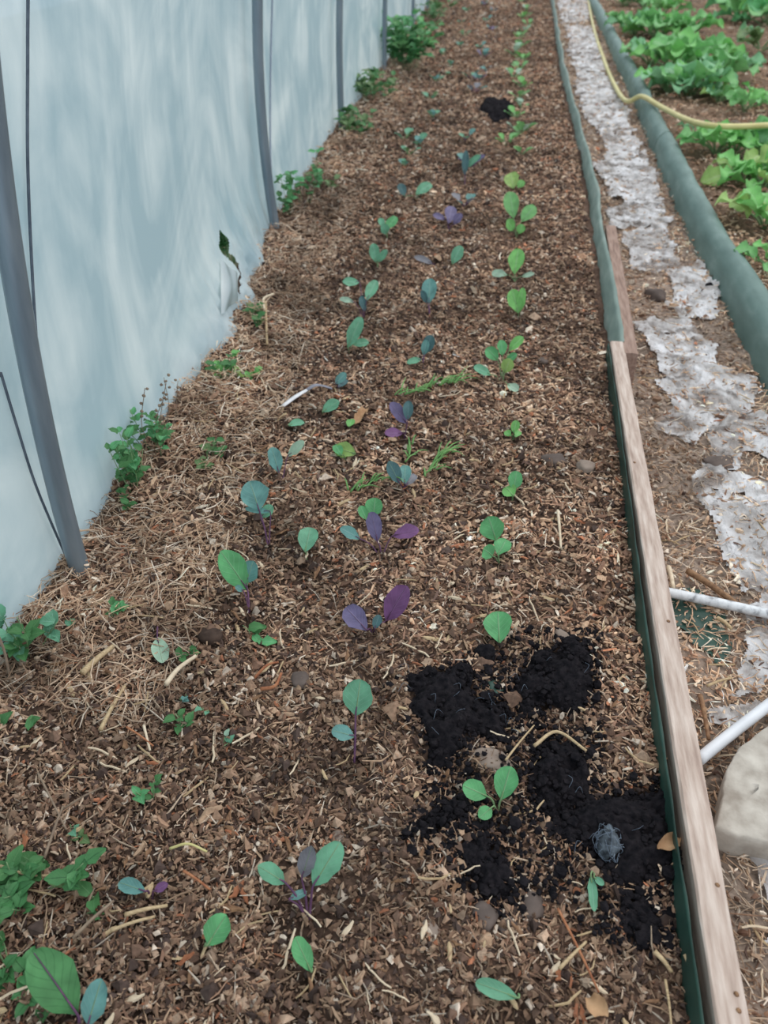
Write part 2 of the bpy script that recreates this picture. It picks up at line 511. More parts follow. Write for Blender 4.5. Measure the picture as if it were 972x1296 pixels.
def sheet_material():
    m, nt, b = mat('crumpled_plastic', 0.35, 0.5)
    n1 = noise_node(nt, 7, 6); n1.inputs['Distortion'].default_value = 1.0
    n2 = noise_node(nt, 38, 5, stretch=(1, 0.5, 1)); n2.inputs['Distortion'].default_value = 2.0
    r = ramp(nt, n1.outputs['Fac'], [(0.30, (0.36, 0.32, 0.30)), (0.48, (0.54, 0.52, 0.52)), (0.66, (0.74, 0.74, 0.77))])
    nt.links.new(r.outputs[0], b.inputs['Base Color'])
    bump(nt, b, n2.outputs['Fac'], 0.8, 0.012)
    tp = add(nt, 'ShaderNodeBsdfTransparent')
    al = ramp(nt, n1.outputs['Fac'], [(0.35, (0.68, 0.68, 0.68)), (0.48, (0.20, 0.20, 0.20)), (0.62, (0.04, 0.04, 0.04))])
    ms = add(nt, 'ShaderNodeMixShader')
    nt.links.new(al.outputs[0], ms.inputs[0])
    nt.links.new(b.outputs[0], ms.inputs[1]); nt.links.new(tp.outputs[0], ms.inputs[2])
    nt.links.new(ms.outputs[0], nt.nodes['Material Output'].inputs[0])
    return m
M['sheet'] = sheet_material()

# ------------------------------------------------------------------ where bare dark soil and compost lie
COMPOST = {
    'a': [(648, 858), (668, 838), (700, 822), (722, 806), (740, 815), (752, 848), (748, 882), (735, 905), (700, 898), (668, 905), (652, 888)],
    'b': [(515, 862), (540, 850), (575, 846), (600, 850), (602, 880), (640, 890), (648, 915), (640, 945), (600, 935), (575, 955), (556, 978), (535, 975), (540, 930), (520, 900)],
    'c': [(672, 952), (700, 935), (730, 938), (745, 962), (742, 1000), (752, 1018), (700, 1040), (678, 1028), (668, 990)],
    'd': [(735, 1018), (780, 1004), (845, 1000), (862, 1030), (862, 1085), (830, 1105), (805, 1128), (770, 1115), (745, 1085), (700, 1052), (705, 1035)],
    'e': [(585, 1072), (606, 1060), (632, 1070), (640, 1105), (645, 1138), (612, 1140), (592, 1120)],
    'f': [(525, 1046), (552, 1022), (590, 1014), (596, 1030), (565, 1050), (535, 1060)],
    'g': [(790, 1128), (815, 1135), (838, 1165), (822, 1190), (790, 1180), (778, 1150)],
}
COMPOST_W = {k: np.array([gpx(*p) for p in v]) for k, v in COMPOST.items()}
FAR_COMPOST = [(606, 140), (618, 127), (640, 128), (652, 138), (645, 152), (622, 154)]
COMPOST_W['far'] = np.array([gpx(*p) for p in FAR_COMPOST])

# seedlings: (name, label, root px, stem kind, leaves[(base px, tip px, width px, colour)], group)
GL, GM, GR = 'kale seedlings in the row nearest the film', 'purple seedlings in the middle row', 'green seedlings in the row nearest the boards'
SEED = [
 ('kale_seedling', 'largest dark green seedling in the bottom corner with a blue-green second leaf', (100, 1318), 'p', [((98, 1284), (42, 1204), 54, 'F'), ((110, 1300), (128, 1240), 31, 'T')], GL),
 ('kale_seedling', 'single upright green leaf seedling between the corner plant and the purple-stemmed kale', (256, 1204), 'g', [((262, 1197), (286, 1158), 33, 'G')], GL),
 ('kale_seedling', 'kale seedling on a long purple stem with two spread grey-green leaves', (390, 1168), 'p', [((396, 1122), (430, 1066), 33, 'K'), ((362, 1118), (327, 1096), 24, 'K'), ((366, 1138), (388, 1128), 11, 'T'), ((382, 1112), (394, 1072), 22, 'W')], GL),
 ('kale_seedling', 'wilted pale green seedling just below the purple-stemmed kale', (394, 1234), 'g', [((394, 1230), (374, 1186), 23, 'G')], GL),
 ('kale_seedling', 'kale seedling with one round blue-green leaf standing left of the black compost', (448, 968), 'p', [((450, 906), (456, 860), 38, 'K'), ((449, 932), (420, 924), 20, 'T')], GL),
 ('kale_seedling', 'small seedling with one teal leaf and a purple shoot at the lower left', (190, 1140), 'p', [((184, 1128), (150, 1116), 19, 'T'), ((195, 1128), (212, 1118), 11, 'P')], GL),
 ('kale_seedling', 'kale seedling with a tall mid green leaf and a blue leaf behind it', (315, 778), 'p', [((313, 746), (280, 698), 34, 'G'), ((312, 738), (320, 710), 24, 'T'), ((308, 748), (298, 742), 8, 'T')], GL),
 ('kale_seedling', 'kale seedling with a broad rounded blue-grey leaf on dark red stem', (340, 694), 'p', [((328, 646), (316, 609), 34, 'T'), ((342, 648), (310, 643), 9, 'T'), ((330, 655), (345, 640), 14, 'K')], GL),
 ('kale_seedling', 'kale seedling with an oval teal leaf beside a faded grey-green one', (356, 612), 'p', [((353, 598), (344, 566), 18, 'T'), ((364, 578), (384, 558), 12, 'L')], GL),
 ('kale_seedling', 'folded green leaf seedling between the broad blue-grey kale and the purple row', (388, 708), 'g', [((386, 698), (393, 667), 25, 'K')], GL),
 ('kale_seedling', 'pale silvery leaf turned over beside the weeds and straw', (198, 790), 'p', [((199, 806), (206, 838), 21, 'L')], GL),
 ('kale_seedling', 'seedling with a tall curled pale green leaf and a small leaf at its foot', (442, 447), 'g', [((440, 440), (457, 401), 17, 'K'), ((446, 436), (467, 433), 12, 'K')], GL),
 ('kale_seedling', 'seedling with four narrow teal leaves just behind the curled pale green one', (460, 402), 'p', [((464, 380), (476, 354), 14, 'K'), ((462, 394), (457, 374), 9, 'D'), ((455, 357), (434, 357), 12, 'K'), ((448, 382), (430, 378), 8, 'L')], GL),
 ('kale_seedling', 'two-leaved upright grey-green seedling far along the left row', (478, 338), 'g', [((476, 332), (472, 308), 13, 'K'), ((478, 332), (490, 316), 9, 'K')], GL),
 ('kale_seedling', 'single flat green leaf seedling right of the white plastic strip', (408, 524), 'g', [((408, 521), (429, 507), 16, 'K')], GL),
 ('kale_seedling', 'flat pale green leaf lying below the white plastic strip', (366, 540), 'g', [((365, 538), (385, 533), 11, 'K')], GL),
 ('kale_seedling', 'squat yellow-green seedling with broad leaf in the middle of the mulch', (438, 582), 'g', [((450, 574), (424, 567), 21, 'Y'), ((432, 576), (424, 562), 12, 'G')], GL),
 ('kale_seedling', 'tiny bright green seedling above the squat yellow-green one', (443, 541), 'g', [((442, 540), (445, 530), 11, 'B')], GL),
 ('kale_seedling', 'bushy three-leaved green seedling beyond the two-leaved upright one', (490, 302), 'g', [((488, 290), (502, 274), 12, 'G'), ((490, 296), (484, 284), 12, 'K'), ((486, 288), (480, 276), 9, 'K')], GL),
 ('kale_seedling', 'seedling with one broad grey-green leaf beside a darker one, far left row', (530, 250), 'g', [((526, 246), (546, 232), 14, 'K'), ((512, 248), (506, 232), 11, 'D')], GL),
 ('purple_kale_seedling', 'purple kale seedling with one magenta leaf and one slate blue leaf', (472, 802), 'p', [((488, 786), (514, 742), 30, 'P'), ((464, 797), (437, 768), 27, 'V'), ((474, 796), (480, 778), 12, 'D')], GM),
 ('purple_kale_seedling', 'purple kale seedling with spread blue, violet and grey leaves and a green weed behind', (483, 704), 'p', [((478, 686), (470, 648), 19, 'V'), ((497, 678), (530, 670), 20, 'P'), ((456, 682), (431, 668), 15, 'T')], GM),
 ('purple_kale_seedling', 'purple kale seedling with drooping lilac leaf near the pulled grass', (512, 556), 'p', [((515, 536), (494, 510), 17, 'V'), ((510, 548), (487, 548), 14, 'P'), ((516, 532), (517, 507), 13, 'D')], GM),
 ('purple_kale_seedling', 'dark teal kale seedling beside the lower pulled grass tuft', (510, 624), 'p', [((506, 612), (492, 584), 18, 'D'), ((512, 612), (513, 588), 16, 'T'), ((514, 614), (526, 600), 12, 'W')], GM),
 ('purple_kale_seedling', 'kale seedling with one upright steel blue leaf in the middle row', (544, 404), 'p', [((543, 384), (544, 352), 19, 'T'), ((541, 384), (533, 368), 9, 'D')], GM),
 ('purple_kale_seedling', 'curled teal kale seedling in front of the upright steel blue one', (535, 460), 'p', [((538, 448), (546, 424), 15, 'D'), ((536, 450), (540, 430), 10, 'T'), ((534, 454), (515, 459), 9, 'K')], GM),
 ('purple_kale_seedling', 'flopped grey-purple leaf beyond the steel blue seedling', (552, 338), 'p', [((548, 334), (524, 324), 10, 'W')], GM),
 ('kale_seedling', 'single pale grey-green leaf seedling right of the flopped grey-purple leaf', (572, 338), 'g', [((572, 334), (584, 311), 14, 'K')], GM),
 ('purple_kale_seedling', 'blurred lilac seedling past the single grey-green one', (568, 290), 'p', [((564, 277), (548, 272), 10, 'V'), ((568, 282), (572, 260), 15, 'V'), ((574, 284), (584, 270), 11, 'V')], GM),
 ('purple_kale_seedling', 'tall thin blue-green seedling before the far black compost patch', (588, 236), 'p', [((588, 222), (590, 190), 9, 'D'), ((590, 212), (608, 196), 9, 'K')], GM),
 ('kale_seedling', 'half-buried green leaf behind the purple seedling with spread leaves', (474, 655), 'g', [((472, 654), (475, 630), 22, 'G'), ((464, 658), (456, 640), 12, 'G')], GM),
 ('green_seedling', 'three-leaved bright green seedling growing inside the black compost', (630, 1030), 'g', [((617, 1008), (586, 994), 26, 'G'), ((634, 1012), (646, 970), 30, 'G'), ((622, 1022), (607, 1035), 17, 'G')], GR),
 ('green_seedling', 'single notched green leaf seedling above the black compost', (632, 818), 'g', [((632, 813), (630, 773), 34, 'G')], GR),
 ('green_seedling', 'three-leaved green seedling with a round top leaf in the right row', (632, 716), 'g', [((628, 684), (618, 654), 30, 'G'), ((630, 702), (641, 682), 21, 'G'), ((624, 704), (612, 694), 21, 'G'), ], GR),
 ('green_seedling', 'two-leaved glossy green seedling in front of the grey stones', (648, 634), 'g', [((650, 620), (654, 596), 18, 'G'), ((650, 628), (640, 616), 19, 'B')], GR),
 ('green_seedling', 'tiny two-leaved green seedling behind the glossy one', (650, 556), 'g', [((650, 548), (654, 532), 11, 'B'), ((646, 552), (640, 545), 9, 'B'), ((652, 553), (658, 545), 8, 'B')], GR),
 ('green_seedling', 'spreading many-leaved green seedling, bushiest of the right row', (636, 484), 'g', [((622, 474), (600, 464), 14, 'K'), ((638, 472), (646, 454), 16, 'Y'), ((630, 456), (616, 440), 16, 'G'), ((636, 450), (634, 430), 13, 'G'), ((644, 444), (662, 426), 13, 'B'), ((642, 486), (656, 494), 12, 'L'), ((640, 458), (654, 448), 10, 'G')], GR),
 ('green_seedling', 'seedling with a v-shaped pale green leaf beyond the bushiest one', (656, 402), 'g', [((656, 396), (648, 366), 17, 'B'), ((657, 396), (662, 364), 11, 'B')], GR),
 ('green_seedling', 'seedling with a round light green leaf and one small leaf lying left', (652, 354), 'g', [((651, 346), (656, 314), 19, 'B'), ((642, 348), (622, 345), 11, 'L'), ((660, 350), (676, 346), 7, 'L')], GR),
 ('green_seedling', 'four-leaved light green seedling with the leaves in a fan', (654, 300), 'g', [((650, 276), (645, 242), 19, 'R'), ((660, 280), (677, 260), 17, 'R'), ((650, 292), (642, 278), 14, 'B'), ((656, 296), (662, 284), 11, 'B')], GR),
 ('green_seedling', 'yellow-green seedling with a jagged leaf behind the fan of four', (651, 242), 'g', [((650, 238), (646, 218), 18, 'Y'), ((656, 238), (662, 228), 10, 'B')], GR),
 ('green_seedling', 'lone green seedling leaf lying at the bottom edge in the right row', (656, 1266), 'g', [((656, 1263), (602, 1243), 21, 'K')], GR),
 ('green_seedling', 'limp green seedling fallen on the dark compost by the white root plug', (752, 1112), 'g', [((748, 1106), (752, 1152), 12, 'K'), ((752, 1110), (764, 1120), 9, 'K')], GR),
]
ROOTS = np.array([gpx(*s[2])[:2] for s in SEED])

# ------------------------------------------------------------------ floor
def soil_mask(x, y):
    d = np.full(np.shape(x), 0.0)
    for k, P in COMPOST_W.items():
        d = np.maximum(d, in_poly(x, y, P) * 1.0)
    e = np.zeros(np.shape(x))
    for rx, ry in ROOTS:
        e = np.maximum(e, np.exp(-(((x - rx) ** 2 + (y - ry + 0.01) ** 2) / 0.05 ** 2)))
    return d, e

ys = [-0.4]
while ys[-1] < 27: ys.append(ys[-1] + 0.013 * (1 + max(ys[-1], 0) * 0.45))
ys = np.array(ys)
xs = np.concatenate([np.arange(-2.3, -1.3, 0.05), np.arange(-1.3, 1.25, 0.013), np.arange(1.25, 2.2, 0.03), np.arange(2.2, 7.5, 0.08)])
X, Y = np.meshgrid(xs, ys)
X = X + RNG.uniform(-0.003, 0.003, X.shape)
X = np.maximum(X, foot(Y) - 0.05 + 0.0005 * X)
Z = ground_z(X, Y)
n1 = fbm(X, Y, 1.8, 51) + 0.5 * fbm(X, Y, 14, 52)
base = np.array([0.095, 0.060, 0.045])
colr = base[None, None] * (1 + 0.9 * n1[..., None])
onpath = sstep(0.02, 0.06, X - board_x(Y)) * (1 - sstep(0.0, 0.06, X - edge_x(Y)))
colr = colr * (1 - onpath[..., None]) + onpath[..., None] * np.array([0.24, 0.185, 0.15]) * (1 + 0.5 * n1[..., None])
rightb = sstep(0.0, 0.06, X - edge_x(Y))
colr = colr * (1 - rightb[..., None]) + rightb[..., None] * np.array([0.17, 0.115, 0.08]) * (1 + 0.5 * n1[..., None])
cm, em = soil_mask(X, Y)
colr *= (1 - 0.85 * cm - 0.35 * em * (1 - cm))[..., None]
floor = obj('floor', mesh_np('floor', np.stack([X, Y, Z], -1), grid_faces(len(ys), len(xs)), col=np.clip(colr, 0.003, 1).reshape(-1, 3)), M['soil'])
tag(floor, 'dark soil of the bed and path under the mulch', kind='structure')

xo = np.linspace(-9, -1.0, 60); yo = np.linspace(-3, 30, 160)
Xo, Yo = np.meshgrid(xo, yo)
Xo = np.minimum(Xo, foot(Yo) - 0.06)
out = obj('ground', mesh_np('ground', np.stack([Xo, Yo, -0.02 + 0.08 * fbm(Xo, Yo, 1.5, 60)], -1), grid_faces(len(yo), len(xo))), M['outside'])
tag(out, 'rough grass outside behind the film', kind='structure')

# ------------------------------------------------------------------ film wall with its tear
tear_px = [[(278, 290), (283, 296), (289, 302), (290, 312), (289, 320), (297, 326), (303, 334), (305, 345), (304, 360), (302, 372), (298, 366), (296, 360), (301, 352), (301, 342), (296, 334), (288, 326), (281, 321), (277, 312)]]
tears = [np.array([on_film(*p)[1:] for p in t]) for t in tear_px]
zf = np.concatenate([np.arange(-0.06, 0.9, 0.008), np.arange(0.9, 2.41, 0.05)])
yl = [-1.5]
while yl[-1] < 29:
    y_ = yl[-1]
    yl.append(y_ + (0.007 if 2.9 < y_ < 4.3 else (0.03 if y_ < 2.9 else 0.03 * (1 + (y_ - 4) * 0.3))))
yl = np.array(yl)
Yf, Zf = np.meshgrid(yl, zf)
Xf = film_x(Yf, Zf)
keep = np.ones((len(zf) - 1, len(yl) - 1), bool)
yc = (Yf[:-1, :-1] + Yf[1:, 1:]) / 2; zc = (Zf[:-1, :-1] + Zf[1:, 1:]) / 2
for t in tears: keep &= ~in_poly(yc, zc, t)
V, q, _ = drop_loose(np.stack([Xf, Yf, Zf], -1).reshape(-1, 3), grid_faces(len(zf), len(yl), keep))
wall = obj('wall_left', mesh_np('wall_left', V, q), M['film'])
tag(wall, 'cloudy plastic film wall of the tunnel', kind='structure')

# flap hanging below the tear: a smooth slack fold of film
fp = [(279, 328), (300, 345), (301, 380), (288, 402), (280, 398)]
fw = np.array([on_film(*p, 0.012) for p in fp])
n = 14
A, B_, C_, D_ = fw[0], fw[1], fw[2], fw[4]
s, t = np.meshgrid(np.linspace(0, 1, n), np.linspace(0, 1, n))
G = ((1 - s)[..., None] * ((1 - t)[..., None] * A + t[..., None] * D_) + s[..., None] * ((1 - t)[..., None] * B_ + t[..., None] * C_))
G[..., 0] += 0.02 * np.sin(np.pi * s) * np.sin(np.pi * t) + 0.004 * np.sin(9 * s)
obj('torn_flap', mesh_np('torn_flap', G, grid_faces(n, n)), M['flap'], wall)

# hoops
HOOPS = [(1.51, -1.035, 'nearest grey hoop pipe, curving up out of the frame at the picture edge', (-0.006, 0.075)),
         (4.394, -1.222, 'second grey hoop pipe, rising beside the torn film', (-0.11, 0.095)),
         (7.004, -1.332, 'third grey hoop pipe along the film wall', (-0.035, 0.05)),
         (10.02, -1.403, 'fourth grey hoop pipe, ending at the large green bush', (-0.03, 0.05)),
         (13.66, -1.495, 'fifth grey hoop pipe, just behind the large green bush', (-0.03, 0.05)),
         (17.2, -1.62, 'farthest grey hoop pipe at the top of the film wall', (-0.03, 0.05))]
for y, x, lab, (a, b) in HOOPS:
    zz = np.linspace(-0.12, 2.4, 44)
    P = np.stack([x + a * zz + b * zz * zz, np.full_like(zz, y), zz], -1)
    V, q, t = tube(P - np.array([x, y, 0]), 0.026, 14)
    o = obj('hoop_pipe', mesh_np('hoop_pipe', V, q, t), M['hoop'])
    o.location = (x, y, 0)
    tag(o, lab, 'pipe', 'hoop pipes of the tunnel')

def cord(pts, r, m, lab):
    K = [on_film(*p, 0.008) for p in pts]
    y0 = K[0][1]
    up = [np.array([float(film_x(y0, z)) + 0.008, y0, z]) for z in (2.35, 2.0, 1.7, 1.4) if z > K[0][2] + 0.1]
    P = smooth_path(up + K, 10)
    V, q, t = tube(P, r, 6)
    tag(obj('cord', mesh_np('cord', V, q, t), m), lab, 'cord')
cord([(34, -60), (35, 60), (35, 200), (40, 330), (47, 440), (56, 520), (66, 585), (80, 660)], 0.0035, M['cord'], 'dark thin cord running down the film just right of the nearest hoop')
cord([(-8, 440), (2, 475), (20, 535), (42, 605), (62, 655), (84, 705)], 0.0035, M['cord'], 'dark thin cord running down the film left of the nearest hoop')
cord([(346, -40), (343, 60), (342, 160), (344, 230), (351, 290)], 0.005, M['pale_cord'], 'faded bluish cord running beside the second hoop')

# ------------------------------------------------------------------ boards, liners, edging
def plank(name, A, B, width, zt, zb, m, lab, seed):
    ny, prof = 60, 10
    t = np.linspace(0, 1, ny)
    c = np.outer(1 - t, A) + np.outer(t, B)
    d = (B - A)[:2]; d /= np.linalg.norm(d)
    nrm = np.array([d[1], -d[0]])          # to the right
    w = width / 2
    bev = 0.004
    P = [(-w, zb), (-w, zt - bev), (-w + bev, zt), (-w * 0.3, zt + 0.0006), (w * 0.3, zt + 0.0006), (w - bev, zt), (w, zt - bev), (w, zb)]
    V = []
    for k in range(ny):
        for j, (u, z) in enumerate(P):
            jit = 0.0022 * vnoise(t[k] * 40 + j * 7.3, j * 3.1 + seed, 1.0, seed)
            V.append([c[k, 0] + nrm[0] * (u + jit), c[k, 1] + nrm[1] * (u + jit), z + c[k, 2] + jit])
    V = np.array(V)
    np_ = len(P)
    i = np.arange(ny - 1)[:, None] * np_; j = np.arange(np_)[None]; j2 = (j + 1) % np_
    q = np.stack([i + j, i + j2, i + np_ + j2, i + np_ + j], -1).reshape(-1, 4)
    tr = [[0, k + 1, k] for k in range(1, np_ - 1)] + [[(ny - 1) * np_, (ny - 1) * np_ + k, (ny - 1) * np_ + k + 1] for k in range(1, np_ - 1)]
    org = np.array([A[0], A[1], 0])
    th = thing(name, lab, 'board', org)
    obj('plank', mesh_np('plank', V - org, q, tr, smooth=False), m, th)
    return th, c, nrm

zt = 0.08
A = (at(908, 1296, zt) + at(950, 1296, zt)) / 2; Bq = (at(772, 432, zt) + at(790, 432, zt)) / 2
A = A + (A - Bq) * 0.12; A[2] = Bq[2] = 0
nb, nc_, nn_ = plank('timber_board', A, Bq, 0.053, zt, -0.10, M['wood'], 'long pale weathered timber board on edge beside the path', 3)
for (px, py) in [(846, 786), (908, 1120), (932, 1258), (935, 1279), (803, 585)]:
    p = at(px, py, zt + 0.001)
    V, F = lump((0.005, 0.005, 0.0015), 3, 0.1, 1)
    obj('knot', mesh_np('knot', V + p - np.array(nb.location), None, F), M['bark'], nb)
A2 = at(798, 432, zt); A2[2] = 0
B2 = at(780, 322, zt); B2[2] = 0
plank('timber_board', np.array([A2[0] - 0.01, 2.98, 0]), np.array([B2[0] + 0.012, 4.6, 0]), 0.056, zt, -0.10, M['old_wood'], 'short reddish timber board behind the end of the long board', 9)

def liner(name, m, ylist, xfun, ztop, zbot, lab, lean=0.0, thick=0.004, seed=0, fold=0.012):
    ny = len(ylist)
    prof = [(0.0, 0.0), (0.0, 0.5), (0.0, 0.92), (0.5, 1.0), (1.0, 0.92), (1.0, 0.5), (1.0, 0.0)]
    V = []
    for y in ylist:
        wob = fold * fbm(np.array(y), np.array(seed * 1.0), 1.3, seed, 3)
        top = ztop + 0.012 * fbm(np.array(y), np.array(3.0 + seed), 1.7, seed + 5, 2)
        x0 = xfun(y)
        for u, h in prof:
            z = zbot + (top - zbot) * h
            V.append([x0 + float(wob) * (0.3 + h) + lean * h + thick * u + 0.004 * float(vnoise(np.array(y), np.array(h), 14, seed)), y, float(z)])
    k = len(prof)
    return obj(name, mesh_np(name, np.array(V), grid_faces(ny, k)), m)

yy = np.linspace(0.25, 3.09, 90)
def near_x(y): return board_x(y) - 0.009 - 0.008 * max(0.0, 2.4 - y) + 0.002 * math.sin(y * 3.0)
tag(liner('edging_liner', M['dark_liner'], yy, near_x, 0.07, -0.09, 'x', seed=2, fold=0.004), 'narrow dark green liner along the bed side of the long board', 'edging')
ystrip = np.concatenate([np.linspace(3.08, 8, 110), np.linspace(8.1, 24, 110)])
def far_x(y):
    return board_x(y) + (0.0 if y > 3.6 else 0.03 * (y - 3.6)) - 0.005
tag(liner('edging_liner', M['pale_liner'], ystrip, far_x, 0.085, -0.09, 'x', lean=0.05, thick=0.022, seed=7, fold=0.018), 'wavy grey-green liner strip edging the far half of the bed', 'edging')

# thick green edging on the far side of the path
ny = 260
ye = np.concatenate([np.linspace(1.2, 8, 160), np.linspace(8.1, 27, 100)])
prof = [(0.00, -0.11), (0.0, -0.07), (0.012, -0.03), (0.02, 0.02), (0.035, 0.06), (0.06, 0.085), (0.09, 0.092), (0.12, 0.08), (0.14, 0.04), (0.15, -0.03)]
V = []
for y in ye:
    w1 = 0.018 * float(fbm(np.array(y), np.array(1.0), 1.1, 81, 3))
    for j, (u, z) in enumerate(prof):
        cr = 0.009 * float(fbm(np.array(y * 0.7), np.array(j * 0.35), 4.5, 83, 3))
        V.append([edge_x(y) + u + w1 + cr, y, z + cr * 0.8 + 0.4 * w1])
edging = obj('edging_sheet', mesh_np('edging_sheet', np.array(V), grid_faces(len(ye), len(prof))), M['liner'])
tag(edging, 'thick rounded green fabric edging on the far side of the path', 'edging')
def seam(y0):
    P = []
    for j in range(0, len(prof)):
        k = int(np.argmin(abs(ye - y0)))
        P.append(np.array(V[k * len(prof) + j]) + np.array([-0.002, 0.02 * math.sin(j), 0.003]))
    v, q, t = tube(smooth_path(P, 3), 0.002, 5)
    obj('seam', mesh_np('seam', v, q, t), M['liner'], edging)
for y0 in (7.0,): seam(y0)

# ------------------------------------------------------------------ mulch
def strips(pos, az, pitch, roll, L, W, curl, bend, col):
    N = len(pos)
    s = np.array([-0.5, 0.0, 0.5])
    cx = s[None] * L[:, None]
    cy = bend[:, None] * L[:, None] * (s ** 2)[None]
    cz = curl[:, None] * L[:, None] * (0.25 - s ** 2)[None]
    prof = np.array([(-0.5, 0.0), (0.5, 0.0), (0.0, 0.42)])
    tap = np.array([0.62, 1.0, 0.5])
    V = np.zeros((N, 3, 3, 3))
    V[..., 0] = cx[:, :, None]
    V[..., 1] = cy[:, :, None] + W[:, None, None] * tap[None, :, None] * prof[None, None, :, 0]
    V[..., 2] = cz[:, :, None] + W[:, None, None] * tap[None, :, None] * prof[None, None, :, 1]
    def rot(V, a, i, j):
        c, s_ = np.cos(a)[:, None, None], np.sin(a)[:, None, None]
        p, q = V[..., i].copy(), V[..., j].copy()
        V[..., i] = c * p - s_ * q
        V[..., j] = s_ * p + c * q
    rot(V, roll, 1, 2); rot(V, pitch, 0, 2); rot(V, az, 0, 1)
    V += pos[:, None, None, :]
    b = (np.arange(N) * 9)[:, None]
    qs = []
    for k in range(2):
        for j in range(3):
            j2 = (j + 1) % 3
            qs.append([k * 3 + j, k * 3 + j2, (k + 1) * 3 + j2, (k + 1) * 3 + j])
    q = (b[:, None] + np.array(qs)[None]).reshape(-1, 4)
    t = (b[:, None] + np.array([[0, 2, 1], [6, 7, 8]])[None]).reshape(-1, 3)
    return V.reshape(-1, 3), q, t, np.repeat(col, 9, axis=0)

PAL = np.array([(0.47, 0.315, 0.21), (0.34, 0.205, 0.135), (0.215, 0.122, 0.083), (0.105, 0.064, 0.050), (0.58, 0.44, 0.325), (0.72, 0.61, 0.50), (0.40, 0.165, 0.09)])

def chip_field(N, ylo, yhi, xlo, xhi, sz, probs, power=1.25, seed=0, lift=0.012, longfrac=0.06, use_mask=True):
    r = np.random.default_rng(seed)
    a, b = (ylo + 0.9) ** (1 - power), (yhi + 0.9) ** (1 - power)
    y = (a + (b - a) * r.random(N)) ** (1 / (1 - power)) - 0.9
    x0, x1 = xlo(y), xhi(y)
    x = x0 + (x1 - x0) * r.random(N)
    keepm = np.ones(N, bool)
    dark = np.zeros(N)
    if use_mask:
        cmk, emk = soil_mask(x, y)
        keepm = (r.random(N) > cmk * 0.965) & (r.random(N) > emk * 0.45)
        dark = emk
    thin = fbm(x, y, 5, 91, 3)
    near = 0.45 + 0.75 * np.exp(-((y - 0.4) / 0.75) ** 2)
    keepm &= r.random(N) > np.clip(1.3 * (thin - 0.06), 0, 0.72) * near
    x, y, dark = x[keepm], y[keepm], dark[keepm]
    n = len(x)
    f = sz * (1 + 0.10 * y) * (0.70 + 0.30 * sstep(0.5, 1.8, y))
    L = r.gamma(2.6, 0.0048, n) * f + 0.005
    W = (0.0018 + r.gamma(2.2, 0.0014, n)) * f
    fl = r.random(n) < 0.2
    W[fl] *= 1.9
    lg = r.random(n) < longfrac
    L[lg] = (0.03 + 0.05 * r.random(lg.sum())) * sz
    W[lg] = (0.002 + 0.0018 * r.random(lg.sum())) * (1 + 0.08 * y[lg])
    z = ground_z(x, y) + lift * r.random(n) ** 1.5 * (1 + 0.1 * y)
    ci = r.choice(len(PAL), n, p=probs)
    ci[lg] = r.choice([0, 4, 5, 1], lg.sum(), p=[0.35, 0.35, 0.15, 0.15])
    zone = fbm(x, y, 1.7, 95, 3)
    col = PAL[ci] * (0.75 + 0.5 * r.random(n))[:, None] * (np.clip(1 + 0.7 * zone + 0.8 * fbm(x, y, 8, 97, 2), 0.3, 1.7) * (0.63 + 0.37 * sstep(0.45, 1.7, y)))[:, None] * (1 - 0.4 * dark)[:, None]  # chips nearest the viewer darkened: foreground shade put into their colour
    pitch = r.normal(0, 0.28, n)
    return strips(np.stack([x, y, z], -1), r.random(n) * 2 * np.pi, pitch, r.normal(0, 0.7, n), L, W, r.normal(0.1, 0.25, n), r.normal(0, 0.35, n), np.clip(col, 0.004, 0.9))

def bed_lo(y): return foot(y) - 0.03 + 0.75 * bulge(y)
def bed_hi(y): return board_x(y) - 0.012
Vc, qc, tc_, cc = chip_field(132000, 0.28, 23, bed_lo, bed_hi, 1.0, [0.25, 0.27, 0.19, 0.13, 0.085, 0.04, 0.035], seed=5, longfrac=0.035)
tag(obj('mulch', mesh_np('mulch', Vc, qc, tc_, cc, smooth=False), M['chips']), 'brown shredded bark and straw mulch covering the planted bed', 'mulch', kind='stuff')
def crumb_field(N, seed):
    r = np.random.default_rng(seed)
    a, b = 1.2 ** -0.25, 23.9 ** -0.25
    y = (a + (b - a) * r.random(N)) ** -4 - 0.9
    x = bed_lo(y) + (bed_hi(y) - bed_lo(y)) * r.random(N)
    ck, ek = soil_mask(x, y)
    k = r.random(N) > ck * 0.97
    x, y, ek = x[k], y[k], ek[k]
    n = len(x)
    O = np.array([(1, 0, 0), (-1, 0, 0), (0, 1, 0), (0, -1, 0), (0, 0, 1), (0, 0, -1)], float)
    F = np.array([(0, 2, 4), (2, 1, 4), (1, 3, 4), (3, 0, 4), (2, 0, 5), (1, 2, 5), (3, 1, 5), (0, 3, 5)])
    s = (0.002 + r.gamma(2, 0.0016, n)) * (1 + 0.12 * y)
    Q = O[None] * s[:, None, None] * r.uniform(0.5, 1.3, (n, 6, 1)) + r.normal(0, 0.25, (n, 6, 3)) * s[:, None, None]
    Q += np.stack([x, y, ground_z(x, y) + 0.010 * r.random(n)], -1)[:, None]
    P = np.array([(0.075, 0.050, 0.042), (0.16, 0.098, 0.07), (0.29, 0.185, 0.125), (0.43, 0.30, 0.215), (0.60, 0.50, 0.41)])
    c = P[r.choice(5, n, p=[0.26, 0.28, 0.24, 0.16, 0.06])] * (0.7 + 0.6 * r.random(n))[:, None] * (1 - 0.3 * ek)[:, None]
    t = (np.arange(n) * 6)[:, None, None] + F[None]
    return Q.reshape(-1, 3), None, t.reshape(-1, 3), np.repeat(c, 6, axis=0)
Vc, qc, tc_, cc = crumb_field(60000, 4)
